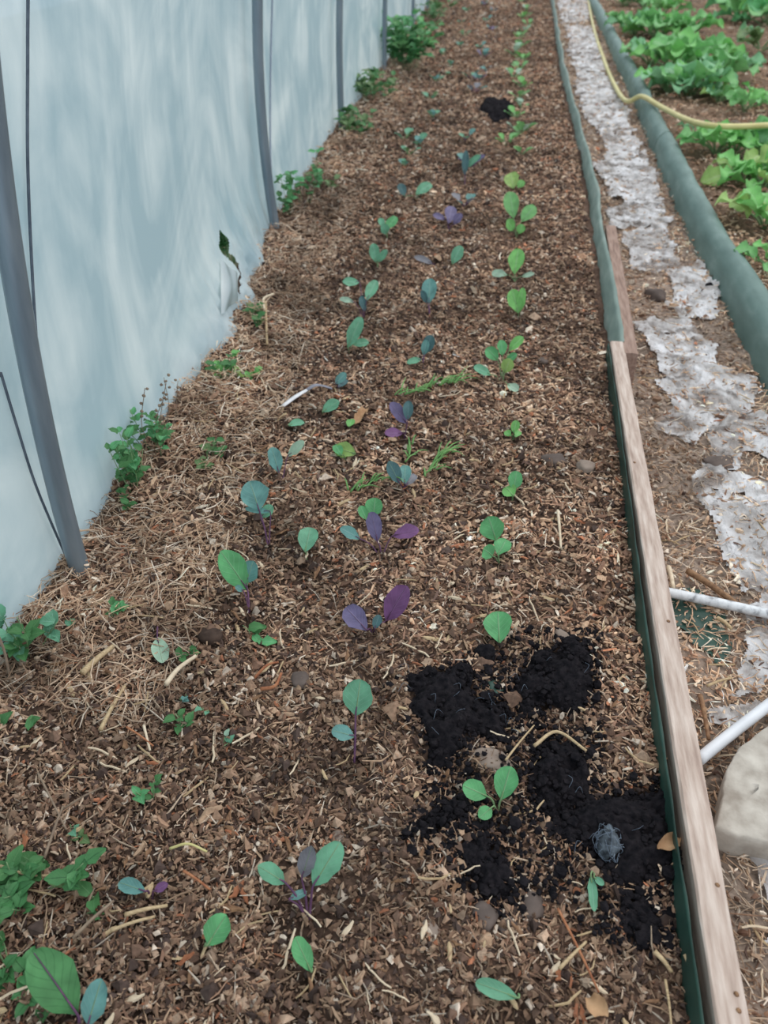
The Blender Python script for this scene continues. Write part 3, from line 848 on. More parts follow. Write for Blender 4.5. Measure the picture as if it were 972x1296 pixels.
tag(obj('soil_crumbs', mesh_np('soil_crumbs', Vc, qc, tc_, cc, smooth=False), M['chips']), 'fine dark soil crumbs and bark fragments between the mulch chips', 'soil', kind='stuff')
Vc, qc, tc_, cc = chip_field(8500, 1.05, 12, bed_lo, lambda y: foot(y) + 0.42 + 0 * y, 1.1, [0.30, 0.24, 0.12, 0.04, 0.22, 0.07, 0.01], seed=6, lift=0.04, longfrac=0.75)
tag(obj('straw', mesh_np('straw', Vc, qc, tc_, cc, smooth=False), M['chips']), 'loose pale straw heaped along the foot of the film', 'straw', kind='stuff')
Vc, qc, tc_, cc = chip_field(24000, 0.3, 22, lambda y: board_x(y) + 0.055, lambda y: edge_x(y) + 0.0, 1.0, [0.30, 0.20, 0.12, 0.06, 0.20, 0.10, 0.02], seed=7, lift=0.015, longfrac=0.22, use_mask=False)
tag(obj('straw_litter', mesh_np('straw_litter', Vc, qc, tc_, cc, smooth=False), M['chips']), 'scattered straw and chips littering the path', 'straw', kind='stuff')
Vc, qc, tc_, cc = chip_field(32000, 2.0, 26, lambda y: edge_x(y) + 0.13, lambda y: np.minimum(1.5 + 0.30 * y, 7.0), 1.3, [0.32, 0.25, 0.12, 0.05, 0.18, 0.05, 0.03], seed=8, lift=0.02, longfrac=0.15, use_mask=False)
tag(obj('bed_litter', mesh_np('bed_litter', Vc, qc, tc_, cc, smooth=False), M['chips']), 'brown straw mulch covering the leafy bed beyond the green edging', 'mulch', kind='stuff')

# single straws and chips that can be picked apart: parts of the floor
def stalk_mesh(name, L, W, bend, seed):
    r = np.random.default_rng(seed)
    t = np.linspace(-0.5, 0.5, 6)
    P = np.stack([t * L, bend * L * t * t + 0.04 * L * r.normal(size=6) * 0.3, 0.1 * L * (0.25 - t * t)], -1)
    V, q, tr = tube(P, W / 2 * np.array([0.8, 1, 1, 1, 0.95, 0.7]), 5)
    V[:, 2] *= 1.0
    return mesh_np(name, V, q, tr, smooth=False)
def shard_mesh(name, L, W, seed):
    r = np.random.default_rng(seed)
    n = 5
    t = np.linspace(-0.5, 0.5, n)
    w = W * np.array([0.35, 0.9, 1.0, 0.8, 0.25]) * (0.8 + 0.4 * r.random(n))
    zc = 0.35 * L * (0.25 - t * t) * r.uniform(-0.3, 0.9)
    h = W * 0.28
    V = []
    for k in range(n):
        o = 0.12 * W * r.normal()
        V += [(t[k] * L, -w[k] / 2 + o, zc[k]), (t[k] * L, w[k] / 2 + o, zc[k]), (t[k] * L, w[k] * 0.3 + o, zc[k] + h), (t[k] * L, -w[k] * 0.3 + o, zc[k] + h)]
    q = []
    for k in range(n - 1):
        for j in range(4):
            q.append([k * 4 + j, k * 4 + (j + 1) % 4, k * 4 + 4 + (j + 1) % 4, k * 4 + 4 + j])
    q += [[0, 3, 2, 1], [n * 4 - 4, n * 4 - 3, n * 4 - 2, n * 4 - 1]]
    return mesh_np(name, V, q, smooth=False)
STALK = [stalk_mesh('straw_stalk', 0.05, 0.0032, b, k) for k, b in enumerate((0.1, -0.3, 0.5, 0.0))]
for k, me in enumerate(STALK): me.materials.append([M['straw'], M['pale_straw'], M['straw'], M['pale_straw']][k])
SHARD = [shard_mesh('wood_chip', 0.028, 0.008, k) for k in range(5)]
for k, me in enumerate(SHARD): me.materials.append([M['bark'], M['straw'], M['pale_straw'], M['red_bark'], M['bark']][k])
r = np.random.default_rng(77)
def piece(name, me, p, az, pitch, s):
    o = bpy.data.objects.new(name, me); COL.objects.link(o)
    o.parent = floor
    o.location = p; o.rotation_euler = (r.normal(0, 0.2), pitch, az); o.scale = (s, s, s)
k = 0
while k < 290:
    y = 0.45 + 2.6 * r.random() ** 1.5
    x = r.uniform(foot(y) + 0.12, board_x(y) - 0.05) if k < 215 else r.uniform(board_x(y) + 0.09, edge_x(y) - 0.04)
    if k < 60: x = foot(y) + r.uniform(0.08, 0.4)
    if soil_mask(np.array([x]), np.array([y]))[0][0] > 0.5 and r.random() < 0.9: continue
    p = (x, y, float(ground_z(x, y)) + 0.012)
    piece('straw_stalk', STALK[r.integers(4)], p, r.uniform(0, 6.28), r.normal(0, 0.2), r.uniform(0.6, 1.5) * (1 + 0.1 * y))
    k += 1
k = 0
while k < 290:
    y = 0.45 + 2.2 * r.random() ** 1.4
    x = r.uniform(foot(y) + 0.12, board_x(y) - 0.05)
    if soil_mask(np.array([x]), np.array([y]))[0][0] > 0.5 and r.random() < 0.93: continue
    p = (x, y, float(ground_z(x, y)) + 0.010)
    piece('wood_chip', SHARD[r.choice(5, p=[0.25, 0.25, 0.2, 0.1, 0.2])], p, r.uniform(0, 6.28), r.normal(0, 0.3), r.uniform(0.6, 1.4) * (1 + 0.1 * y))
    k += 1

# ------------------------------------------------------------------ plants
def leaf_arrays(B, T, nrm, W, rs, shape='round', cup=0.12, bend=0.10, wave=0.04, nt=10, nw=7):
    B, T = np.asarray(B, float), np.asarray(T, float)
    ax = T - B
    L = np.linalg.norm(ax) + 1e-6
    a = ax / L
    n = nrm - a * np.dot(nrm, a)
    n /= np.linalg.norm(n) + 1e-9
    s = np.cross(a, n)
    t = (0.5 - 0.5 * np.cos(np.pi * np.linspace(0, 1, nt)))[:, None]
    v = np.linspace(-1, 1, nw)[None]
    if shape == 'round': h = np.where(t > 0.55, np.sqrt(np.clip(1 - ((t - 0.55) / 0.452) ** 2, 0.002, 1)), np.sin(np.clip(t / 0.55, 0.03, 1) * np.pi / 2) ** 0.85)
    elif shape == 'long': h = np.sin(np.pi * np.clip(t, 0.02, 0.98)) ** 0.85
    elif shape == 'heart': h = np.sin(np.pi * np.clip(t, 0.04, 0.985) ** 0.62) ** 0.8
    else: h = np.sin(np.pi * np.clip(t, 0.03, 0.97) ** 1.25) ** 0.75
    edge = 1 + 0.045 * rs.normal(size=(nt, nw)) * (abs(v) > 0.9)
    ph = rs.uniform(0, 6.28)
    off = cup * W * (v ** 2) * h + bend * L * (t - t * t) * 2 * rs.uniform(0.4, 1.2) - 0.04 * L + wave * W * np.sin(t * 13 + ph + 2 * np.sign(v)) * v ** 2
    P = B + ax * t[..., None] + s * (W / 2 * h * v * edge)[..., None] + n * off[..., None]
    uv = np.stack([np.broadcast_to(v * 0.5 + 0.5, (nt, nw)), np.broadcast_to(t, (nt, nw))], -1)
    return P.reshape(-1, 3), grid_faces(nt, nw), uv.reshape(-1, 2)

def leaf_mesh_from(parts, name, off):
    Vs, qs, us, n = [], [], [], 0
    for P, q, uv in parts:
        Vs.append(P); qs.append(q + n); us.append(uv); n += len(P)
    me = mesh_np(name, np.concatenate(Vs) - np.asarray(off), np.concatenate(qs))
    U = np.concatenate(us)
    lay = me.uv_layers.new(name='UVMap')
    idx = np.zeros(len(me.loops), np.int32)
    me.loops.foreach_get('vertex_index', idx)
    lay.data.foreach_set('uv', U[idx].astype(np.float32).ravel())
    return me

def lift_px(px, py, root, extra=0.0):
    """point on the plane through the plant's root facing up and towards the viewer; kept above the mulch"""
    d = depth_of(root) * (1 + extra)
    rr = ray(px, py)
    p = CAM + rr * (d / np.dot(rr, VIEW))
    gz = float(ground_z(p[0], p[1]))
    if p[2] < gz + 0.018:
        p = gpx(px, py, 0.03)
    return p

def seedling(name, label, rootpx, stem, leaves, group, seed):
    rs = np.random.default_rng(seed)
    root = gpx(*rootpx)
    th = thing(name, label, 'seedling', root, group)
    tb = MB()
    for (b, t, w, c) in leaves:
        B = lift_px(*b, root, rs.uniform(-0.008, 0.008))
        T = lift_px(*t, root, rs.uniform(-0.015, 0.012))
        W = w * depth_of((B + T) / 2) / FOCAL * 1.04
        tc = CAM - (B + T) / 2; tc /= np.linalg.norm(tc)
        nrm = tc * 0.75 + np.array([0, 0, 0.5]) + rs.normal(0, 0.12, 3)
        me = leaf_mesh_from([leaf_arrays(B, T, nrm, W, rs)], 'leaf', root)
        lo = obj('leaf', me, LEAF[c], th)
        if w >= 16:
            cv = np.empty(len(me.vertices) * 3, np.float32); me.vertices.foreach_get('co', cv)
            cp = cv.reshape(10, 7, 3)[:, 3]
            obj('midrib', mesh_np('midrib', *tube(cp[:-1] + nrm * 0.0003, np.linspace(0.0011, 0.0004, 9) * w / 30, 5)), M['purple_stem'] if stem == 'p' and c in 'FPV' else M['stem'], lo)
        mid = (root + B) / 2 + np.array([0, 0.006, 0.004])
        P = smooth_path([root - np.array([0, 0, 0.012]), mid, B, B + (T - B) * 0.25], 5)
        rad = np.linspace(0.0024, 0.0011, len(P)) * (0.8 + 0.012 * w)
        tb.add(*tube(P, rad, 6)[:3])
    obj('stem', tb.mesh('stem', root), M['purple_stem'] if stem == 'p' else M['stem'], th)
    return th
for i, s in enumerate(SEED): seedling(*s, seed=100 + i)

# rows far away: small plants, copied
def proto_plant(cols, nleaf, size, seed, stem='g'):
    rs = np.random.default_rng(seed)
    parts = []
    for k in range(nleaf):
        a = 2 * np.pi * k / nleaf + rs.uniform(-0.5, 0.5)
        L = size * rs.uniform(0.7, 1.1)
        d = np.array([math.cos(a), math.sin(a), rs.uniform(0.5, 1.3)])
        d /= np.linalg.norm(d)
        B = d * L * 0.5; T = d * L * 1.25
        T[2] -= 0.15 * L
        nrm = np.array([-d[0], -d[1], 1.2])
        parts.append((leaf_mesh_from([leaf_arrays(B, T, nrm, L * 0.62, rs, nt=7, nw=5)], 'leaf', (0, 0, 0)), cols[k % len(cols)], B))
    tb = MB()
    for _, _, B in parts: tb.add(*tube(smooth_path([(0, 0, -0.01), B * 0.5, B], 3), 0.003, 5))
    return parts, tb.mesh('stem'), stem
def place_plant(proto, name, label, group, p, rot, sc):
    parts, sm, stem = proto
    th = thing(name, label, 'seedling', p, group)
    th.rotation_euler = (0, 0, rot); th.scale = (sc, sc, sc)
    for me, c, _ in parts: obj('leaf', me, LEAF[c], th)
    obj('stem', sm, M['purple_stem'] if stem == 'p' else M['stem'], th)
PR = [proto_plant(c, n_, 0.055, 300 + i) for i, (c, n_) in enumerate([('RRB', 4), ('BR', 5), ('RL', 4)])]
PT = [proto_plant(c, n_, 0.06, 320 + i, 'p') for i, (c, n_) in enumerate([('TW', 4), ('TV', 4), ('KT', 3)])]
PK = [proto_plant(c, n_, 0.055, 340 + i) for i, (c, n_) in enumerate([('KT', 4), ('KU', 3)])]
rr_ = np.random.default_rng(9)
far_right = [(660, 196), (640, 184), (657, 172), (664, 166), (652, 150), (660, 138), (656, 125), (662, 112), (650, 100), (657, 90), (662, 78), (650, 70), (660, 60), (656, 50), (664, 42), (668, 33), (662, 24), (666, 14), (660, 4)]
ORD = 'first second third fourth fifth sixth seventh eighth ninth tenth eleventh twelfth thirteenth fourteenth fifteenth sixteenth seventeenth eighteenth nineteenth'.split()
FSC = 1.95
for i, p in enumerate(far_right):
    place_plant(PR[i % 3], 'green_seedling', 'light green seedling, %s beyond the yellow-green jagged one in the right row' % ORD[i], GR, gpx(*p), rr_.uniform(0, 6.3), FSC * rr_.uniform(0.9, 1.25) * (1.2 if p[1] < 100 else 1))
far_mid = [(588, 262), (596, 214), (590, 178), (600, 118), (606, 104), (596, 100), (614, 92), (612, 74), (608, 62), (620, 52), (622, 40), (616, 28), (624, 16), (612, 8)]
for i, p in enumerate(far_mid):
    place_plant(PT[i % 3], 'purple_kale_seedling', 'dusky teal seedling, %s beyond the blurred lilac one in the middle row' % ORD[i], GM, gpx(*p), rr_.uniform(0, 6.3), FSC * rr_.uniform(0.8, 1.2))
far_left = [(511, 212), (517, 196), (530, 186), (512, 178), (548, 150), (546, 128), (552, 104), (562, 100), (570, 84), (560, 70), (582, 60), (588, 46), (584, 30), (590, 16)]
for i, p in enumerate(far_left):
    place_plant(PK[i % 2], 'kale_seedling', 'grey-green seedling, %s beyond the broad grey-green leaf in the left row' % ORD[i], GL, gpx(*p), rr_.uniform(0, 6.3), FSC * rr_.uniform(0.8, 1.15))

# leafy crop on the right bed
LV = []
for k in range(6):
    rs = np.random.default_rng(400 + k)
    parts = leaf_arrays((0, 0, 0), (0.125, 0, 0.0), np.array([-0.1, 0, 1.0]), 0.095, rs, 'round', cup=0.22, bend=0.35, wave=0.16, nt=12, nw=9)
    LV.append(leaf_mesh_from([parts], 'leaf', (0, 0, 0)))
LVM = {}
def lv(k, c):
    if (k, c) not in LVM:
        me = LV[k].copy(); me.materials.append(LEAF[c]); LVM[(k, c)] = me
    return LVM[(k, c)]
def leafy(px, py, size, n, cols, label, seed, name='leafy_plant', group='leafy plants beyond the green edging', hgt=0.05):
    rs = np.random.default_rng(seed)
    p = gpx(px, py)
    th = thing(name, label, 'plant', p, group)
    tb = MB()
    for k in range(n):
        a = 2 * np.pi * k / n * 1.618 * 2 + rs.uniform(-0.3, 0.3)
        ring = k / n
        el = 0.42 + 0.65 * ring + rs.uniform(-0.15, 0.15)
        d = np.array([math.cos(a) * math.cos(el), math.sin(a) * math.cos(el), math.sin(el)])
        B = d * size * (0.45 + 0.25 * (1 - ring)) + np.array([0, 0, 0.01])
        o = obj('leaf', lv(int(rs.integers(6)), cols[k % len(cols)].replace('K', 'S')), None, th)
        o.location = B
        o.rotation_euler = (rs.normal(0, 0.25), -el + 0.45 + rs.normal(0, 0.15), a)
        sc = size / 0.125 * rs.uniform(0.75, 1.15)
        o.scale = (sc, sc, sc)
        tb.add(*tube(smooth_path([(0, 0, -0.01), B * 0.55 + np.array([0, 0, 0.01]), B], 4), 0.0035 * size / 0.125, 5))
    obj('stem', tb.mesh('stem'), M['stem'], th)
LEAFY = [
 (790, 10, 0.14, 11, 'RRK', 'green leafy plant farthest along beside the edging'),
 (815, 10, 0.17, 10, 'RBK', 'green leafy plant at the top, second from the edging'),
 (838, 22, 0.16, 9, 'RBR', 'green leafy plant at the top, third from the edging'),
 (800, 48, 0.17, 11, 'KRR', 'grey-green leafy plant where the edging and the yellow hose part'),
 (832, 52, 0.17, 11, 'RRB', 'green leafy plant right of the grey-green one by the edging'),
 (822, 84, 0.15, 9, 'KKR', 'bluish leafy plant leaning over the green edging'),
 (850, 92, 0.16, 11, 'BRB', 'yellowish leafy plant between the bluish one and the tall bright one'),
 (882, 84, 0.16, 11, 'RBR', 'tall bright leafy plant with pointed upright leaves'),
 (872, 122, 0.15, 12, 'KRK', 'frilly bluish-green plant just above the yellow hose'),
 (905, 106, 0.16, 12, 'KRR', 'large frilly leafy plant right of the frilly bluish one'),
 (908, 132, 0.085, 9, 'KRY', 'leafy plant with one yellowing leaf touching the hose'),
 (942, 142, 0.085, 8, 'RBR', 'dark upright leafy plant behind the end of the hose'),
 (905, 196, 0.11, 8, 'BBR', 'bright leafy plant below the hose nearest the edging'),
 (958, 200, 0.09, 9, 'RBK', 'bright leafy plant below the hose at the picture edge'),
 (938, 232, 0.11, 9, 'BBY', 'low spreading bright leafy plant in front of the one below the hose'),
 (966, 244, 0.11, 9, 'BYB', 'bright yellow-green leafy plant second from the front'),
 (966, 290, 0.11, 9, 'BBY', 'large yellow-green leafy plant nearest to the viewer'),
 (975, 345, 0.08, 6, 'RB', 'small green leaves at the picture edge below the nearest leafy plant'),
 (862, 50, 0.17, 10, 'RBR', 'leafy plant at the bare soil side of the far row'),
 (846, 118, 0.13, 9, 'KRB', 'leafy plant next to the edging just before the hose'),
 (880, 176, 0.06, 6, 'RKB', 'small leafy plant directly under the hose beside the edging'),
 (930, 196, 0.11, 8, 'BRB', 'bright leafy plant between the two below the hose'),
 (940, 30, 0.24, 9, 'RBG', 'tall green leafy plant standing alone far out on the bed'),
 (968, 34, 0.20, 9, 'GR', 'dark green leafy plant behind the lone tall one'),
 (962, 66, 0.15, 7, 'RKU', 'low green plant below the lone tall leafy plant'),
 (952, 134, 0.08, 5, 'BB', 'small bright seedling beside the dark upright plant'),
]
for i, (px, py, sz, n_, cols, lab) in enumerate(LEAFY): leafy(px, py, sz * (1.95 if py < 180 else 1.75), n_ + 3, cols, lab, 500 + i)

# weeds
def weed(px, py, label, size, n, cols, seed, height=0.06, spread=0.06, name='weed', shape='heart', stuff=False, p=None, group=None):
    rs = np.random.default_rng(seed)
    p = gpx(px, py) if p is None else np.asarray(p, float)
    th = thing(name, label, 'weed', p, group)
    tb = MB(); per = {}
    ns = max(2, n // 7)
    stems = []
    for k in range(ns):
        a = rs.uniform(0, 6.28); rad = spread * rs.random() ** 0.5
        top = np.array([rad * math.cos(a) * 1.3, rad * math.sin(a) * 1.3, height * rs.uniform(0.5, 1.1)])
        foot_ = np.array([rad * math.cos(a) * 0.4, rad * math.sin(a) * 0.4, -0.012])
        P = smooth_path([foot_, (foot_ + top) / 2 + rs.normal(0, 0.006, 3), top], 4)
        stems.append(P); tb.add(*tube(P, np.linspace(0.0018, 0.001, len(P)), 5))
    for k in range(n):
        P = stems[k % ns]
        c0 = P[int(rs.integers(len(P) // 3, len(P)))]
        a = rs.uniform(0, 6.28)
        d = np.array([math.cos(a), math.sin(a), rs.uniform(-0.1, 0.7)]); d /= np.linalg.norm(d)
        L = size * rs.uniform(0.65, 1.2)
        la = leaf_arrays(c0 + d * L * 0.15, c0 + d * L * 1.1, np.array([-0.3 * d[0], -0.3 * d[1] - 0.3, 1.0]), L * 0.72, rs, shape, 0.15, 0.2, 0.1, nt=6, nw=5)
        c = cols[k % len(cols)]
        if stuff: per.setdefault(c, []).append(la)
        else: obj('leaf', leaf_mesh_from([la], 'leaf', (0, 0, 0)), LEAF[c], th)
    for c, ls in per.items():
        o = obj('foliage', leaf_mesh_from(ls, 'foliage', (0, 0, 0)), LEAF[c], th); o['kind'] = 'stuff'
    obj('stem', tb.mesh('stem'), M['stem'], th)
    return th
def film_foot(px, py, inset=0.05):
    g = gpx(px, py)
    x = max(g[0], float(foot(g[1]) + bulge(g[1])) + inset)
    return (x, g[1], float(ground_z(x, g[1])))
WEEDS = [
 (172, 616, 'dense green nettle clump against the film beyond the nearest hoop', 0.035, 70, 'NGN', 0.17, 0.07, True),
 (196, 572, 'green nettle clump against the film with thin wiry stems above it', 0.035, 60, 'NNG', 0.15, 0.07, True),
 (152, 650, 'small dark green weed low against the film in front of the nettle clumps', 0.025, 18, 'N', 0.06, 0.04, True),
 (266, 590, 'low green weeds spreading in the straw behind the nettle clumps', 0.03, 34, 'NU', 0.05, 0.09, True),
 (282, 478, 'green tuft at the foot of the bunched film', 0.04, 24, 'NB', 0.10, 0.05, True),
 (305, 484, 'light yellow-green tuft in front of the bunched film', 0.03, 14, 'BY', 0.04, 0.05, False),
 (322, 410, 'green weed between the bunched film and the second hoop', 0.04, 26, 'NU', 0.08, 0.06, True),
 (368, 272, 'upright green weed against the film beyond the second hoop', 0.05, 36, 'NG', 0.22, 0.06, True),
 (386, 258, 'tall green weed with pointed leaves beyond the second hoop', 0.05, 34, 'NG', 0.26, 0.07, True),
 (408, 240, 'dark olive weed at the film foot beyond the tall pointed weed', 0.05, 30, 'NU', 0.12, 0.10, True),
 (446, 172, 'olive weeds at the foot of the third hoop', 0.07, 70, 'UN', 0.17, 0.15, True),
 (472, 126, 'dark olive weeds between the third and fourth hoops', 0.085, 120, 'NU', 0.24, 0.26, True),
 (514, 88, 'largest green bush against the far film by the fourth hoop', 0.115, 260, 'GNR', 0.50, 0.27, True),
 (538, 30, 'dark weeds at the far foot of the film', 0.11, 90, 'NU', 0.30, 0.40, True),
 (150, 782, 'weed with several toothed green leaves in the straw', 0.036, 9, 'GN', 0.045, 0.03, False),
 (90, 795, 'single small green weed leaf nearest the film edge in the straw', 0.030, 3, 'K', 0.03, 0.012, False),
 (320, 812, 'toothed bright green weed in the middle of the mulch', 0.036, 6, 'NG', 0.04, 0.03, False),
 (230, 830, 'low green weed behind the pale silvery leaf', 0.026, 7, 'N', 0.03, 0.03, False),
 (30, 924, 'group of round green weed leaves at the picture edge', 0.032, 8, 'N', 0.05, 0.05, False),
 (185, 1020, 'clover-like weed with small round leaves in bare soil', 0.021, 12, 'NG', 0.05, 0.03, False),
 (228, 918, 'low dark green weed left of the pale curled scrap', 0.026, 8, 'N', 0.03, 0.03, False),
 (112, 1124, 'olive-green weed with flat leaves left of the teal-leaved seedling', 0.034, 7, 'UN', 0.03, 0.03, False),
 (122, 1156, 'single dark green weed leaf below the flat olive weed', 0.028, 3, 'N', 0.03, 0.01, False),
 (20, 1130, 'dark shaded weeds at the picture edge above the corner seedling', 0.036, 60, 'FN', 0.06, 0.11, True),
 (14, 1240, 'dark weeds behind the corner seedling', 0.034, 46, 'FN', 0.05, 0.08, True),
 (60, 1290, 'low green weeds underneath the corner seedling', 0.028, 14, 'FN', 0.02, 0.06, False),
 (12, 826, 'green weeds against the film at the picture edge', 0.04, 44, 'NK', 0.12, 0.07, True),
 (235, 890, 'small upright teal leaf by the pale bark strip', 0.028, 2, 'T', 0.03, 0.006, False),
 (284, 944, 'pale curled green scrap in dark soil', 0.022, 3, 'KL', 0.02, 0.01, False),
 (255, 905, 'narrow grey-green leaf lying near the low dark weed', 0.026, 2, 'K', 0.015, 0.01, False),
 (100, 1066, 'faint grey-green weed beside the forked twig', 0.024, 6, 'UK', 0.03, 0.03, False),
 (470, 646, 'tiny weed behind the purple seedling with spread leaves', 0.018, 3, 'U', 0.015, 0.01, False),
]
FF = set(range(14)) | {26}
for i, (px, py, lab, sz, n_, cols, h_, sp_, st) in enumerate(WEEDS):
    if lab.startswith('tiny weed'): continue
    weed(px, py, lab, sz, n_, cols, 600 + i, h_, sp_, stuff=st, p=film_foot(px, py) if i in FF and px < 545 and i not in (3, 5) else None,
         name='bush' if 'bush' in lab else 'weed', shape='heart')
# dark growth outside, seen through the tear
tw = on_film(292, 335)
tw = tw + ray(292, 335) * (-0.21 / ray(292, 335)[0])
weed(0, 0, 'dark green growth outside the film, seen through the tear', 0.045, 200, 'FN', 650, 0.30, 0.075, stuff=True, p=(tw[0], tw[1], -0.02))

# wiry dry stems above the nettles
tb = MB()
b0 = np.array(film_foot(200, 570))
rs = np.random.default_rng(31)
for k in range(6):
    top = b0 + np.array([rs.uniform(-0.02, 0.08), rs.uniform(-0.06, 0.16), rs.uniform(0.12, 0.26)])
    P = smooth_path([b0 - (0, 0, 0.01), (b0 + top) / 2 + rs.normal(0, 0.02, 3), top], 6)
    tb.add(*tube(P, 0.0012, 4))
    for j in range(5):
        V, F = lump((0.006, 0.006, 0.005), k * 7 + j, 0.3, 1)
        tb.add(V + P[-1 - j] + rs.normal(0, 0.006, 3), t=F)
tag(obj('wiry_weed', tb.mesh('wiry_weed'), M['twig']), 'thin wiry dry weed stems with seed heads above the nettle clump', 'weed')

# pulled grass tufts
def grass_tuft(pts, n, label, seed, blade=0.05):
    rs = np.random.default_rng(seed)
    W_ = [gpx(*p, 0.022) for p in pts]
    path = smooth_path(W_, 8)
    org = path[0]
    th = thing('grass_tuft', label, 'grass', org)
    ro = MB()
    for k in range(n):
        i = int(rs.integers(0, len(path)))
        j = min(len(path) - 1, i + int(rs.integers(3, 9)))
        a = path[i] + rs.normal(0, 0.006, 3) * (1, 1, 0.3)
        d = (path[j] - path[i]); d = d / (np.linalg.norm(d) + 1e-6) if np.linalg.norm(d) > 1e-4 else np.array([1, 0, 0])
        ang = rs.normal(0, 0.5)
        d = np.array([d[0] * math.cos(ang) - d[1] * math.sin(ang), d[0] * math.sin(ang) + d[1] * math.cos(ang), rs.uniform(0.0, 0.45)])
        L = blade * rs.uniform(0.5, 1.2)
        P = smooth_path([a, a + d * L * 0.5 + (0, 0, 0.008), a + d * L + (0, 0, -0.004)], 4)
        V, q, t = tube(P - org, np.linspace(0.0036, 0.0010, len(P)), 4)
        obj('blade', mesh_np('blade', V, q, t), M['grass'], th)
    return th
grass_tuft([(500, 500), (530, 494), (558, 486), (582, 482)], 34, 'uprooted green grass tuft lying flat in the middle row', 41, 0.075)
grass_tuft([(536, 606), (548, 590), (560, 574), (572, 570)], 22, 'uprooted light green grass tuft near the dark teal seedling', 42, 0.07)
grass_tuft([(516, 590), (520, 575), (522, 560)], 9, 'few green grass blades below the drooping lilac seedling', 43, 0.06)
grass_tuft([(440, 624), (462, 614), (488, 604)], 14, 'dull green grass strands lying left of the dark teal seedling', 44, 0.06)

# ------------------------------------------------------------------ compost, stones, litter
def mound(name, poly, h, label, seed, m, cell=0.004, roots=0, crumbs=260):
    rs = np.random.default_rng(seed)
    poly = poly.copy(); pc_ = poly.mean(0); poly[:, :2] = pc_[:2] + (poly[:, :2] - pc_[:2]) * 1.06
    lo, hi = poly[:, :2].min(0) - 0.02, poly[:, :2].max(0) + 0.02
    cell = max(cell, (hi - lo).max() / 90)
    gx, gy = np.arange(lo[0], hi[0], cell), np.arange(lo[1], hi[1], cell)
    X, Y = np.meshgrid(gx, gy)
    wx = X + 0.034 * fbm(X, Y, 22, seed, 4); wy = Y + 0.034 * fbm(X, Y, 22, seed + 3, 3)
    ins = in_poly(wx, wy, poly)
    d = np.where(ins, poly_dist(wx, wy, poly), -poly_dist(wx, wy, poly))
    dome = np.sqrt(np.clip(d / 0.045, 0, 1))
    tex = 0.6 + 0.7 * (fbm(X, Y, 26, seed + 5, 4) + 0.25)
    Z = ground_z(X, Y) - 0.012 + (h * dome * np.clip(tex, 0.2, 1.6) + 0.012 * dome) * (d > 0) + (0.010 * vnoise(X, Y, 110, seed) + 0.006 * vnoise(X, Y, 230, seed + 1)) * (d > 0)
    k = (d > -cell * 1.2)
    keep = k[:-1, :-1] & k[1:, 1:] & k[:-1, 1:] & k[1:, :-1]
    V, q, _ = drop_loose(np.stack([X, Y, Z], -1).reshape(-1, 3), grid_faces(len(gy), len(gx), keep))
    org = np.array([poly[:, 0].mean(), poly[:, 1].mean(), float(ground_z(poly[:, 0].mean(), poly[:, 1].mean()))])
    th = thing(name, label, 'compost', org, 'black compost clods')
    obj('clod', mesh_np('clod', V - org, q), m, th)
    cb = MB()
    c = 0
    while c < crumbs:
        x, y = rs.uniform(lo[0] - 0.02, hi[0] + 0.02), rs.uniform(lo[1] - 0.02, hi[1] + 0.02)
        dd = float(poly_dist(np.array([x]), np.array([y]), poly)[0])
        inside = bool(in_poly(np.array([x]), np.array([y]), poly)[0])
        if not inside and dd > 0.05 * rs.random() ** 2: continue
        s = rs.gamma(2, 0.0016) + 0.002
        Vv, F = lump((s, s, s * 0.8), int(rs.integers(1e6)), 0.35, 1)
        zz = float(ground_z(x, y)) + (h * 0.75 * min(1, math.sqrt(dd / 0.045)) if inside else 0.006)
        cb.add(Vv + np.array([x, y, zz]) - org, t=F)
        c += 1
    o = obj('crumbs', cb.mesh('crumbs', smooth=False), m, th); o['kind'] = 'stuff'
    if roots:
        rb = MB()
        for _ in range(roots):
            for _t in range(30):
                x, y = rs.uniform(lo[0], hi[0]), rs.uniform(lo[1], hi[1])
                if in_poly(np.array([x]), np.array([y]), poly)[0]: break
            a = rs.uniform(0, 6.28); L = rs.uniform(0.012, 0.035)
            z = float(ground_z(x, y)) + h * 0.9 + 0.006
            P = smooth_path([(x, y, z - 0.012), (x + math.cos(a) * L * .5, y + math.sin(a) * L * .5, z + 0.004), (x + math.cos(a + .6) * L, y + math.sin(a + .6) * L, z - 0.008)], 4)
            rb.add(*tube(P - org, 0.0004, 4))
        obj('roots', rb.mesh('roots'), M['root_net'], th)['kind'] = 'stuff'
    return th
CL = {'a': ('top right black compost clod below the pale stone', 0.036, 4), 'b': ('widest black compost clod with white root threads, left of the others', 0.034, 14),
      'c': ('black compost clod right of the three-leaved green seedling', 0.036, 2), 'd': ('long black compost clod reaching the timber board', 0.036, 3),
      'e': ('black compost clod resting on the row of grey stones', 0.03, 0), 'f': ('thin black compost smear left of the three-leaved green seedling', 0.016, 0),
      'g': ('lowest small black compost clod near the timber board', 0.02, 0)}
for i, (k, (lab, h, nr)) in enumerate(CL.items()): mound('compost_clod', COMPOST_W[k], h, lab, 700 + i, M['compost'], roots=nr)
mound('compost_clod', COMPOST_W['far'], 0.05, 'far black compost patch beside the right row', 720, M['compost'], crumbs=30)

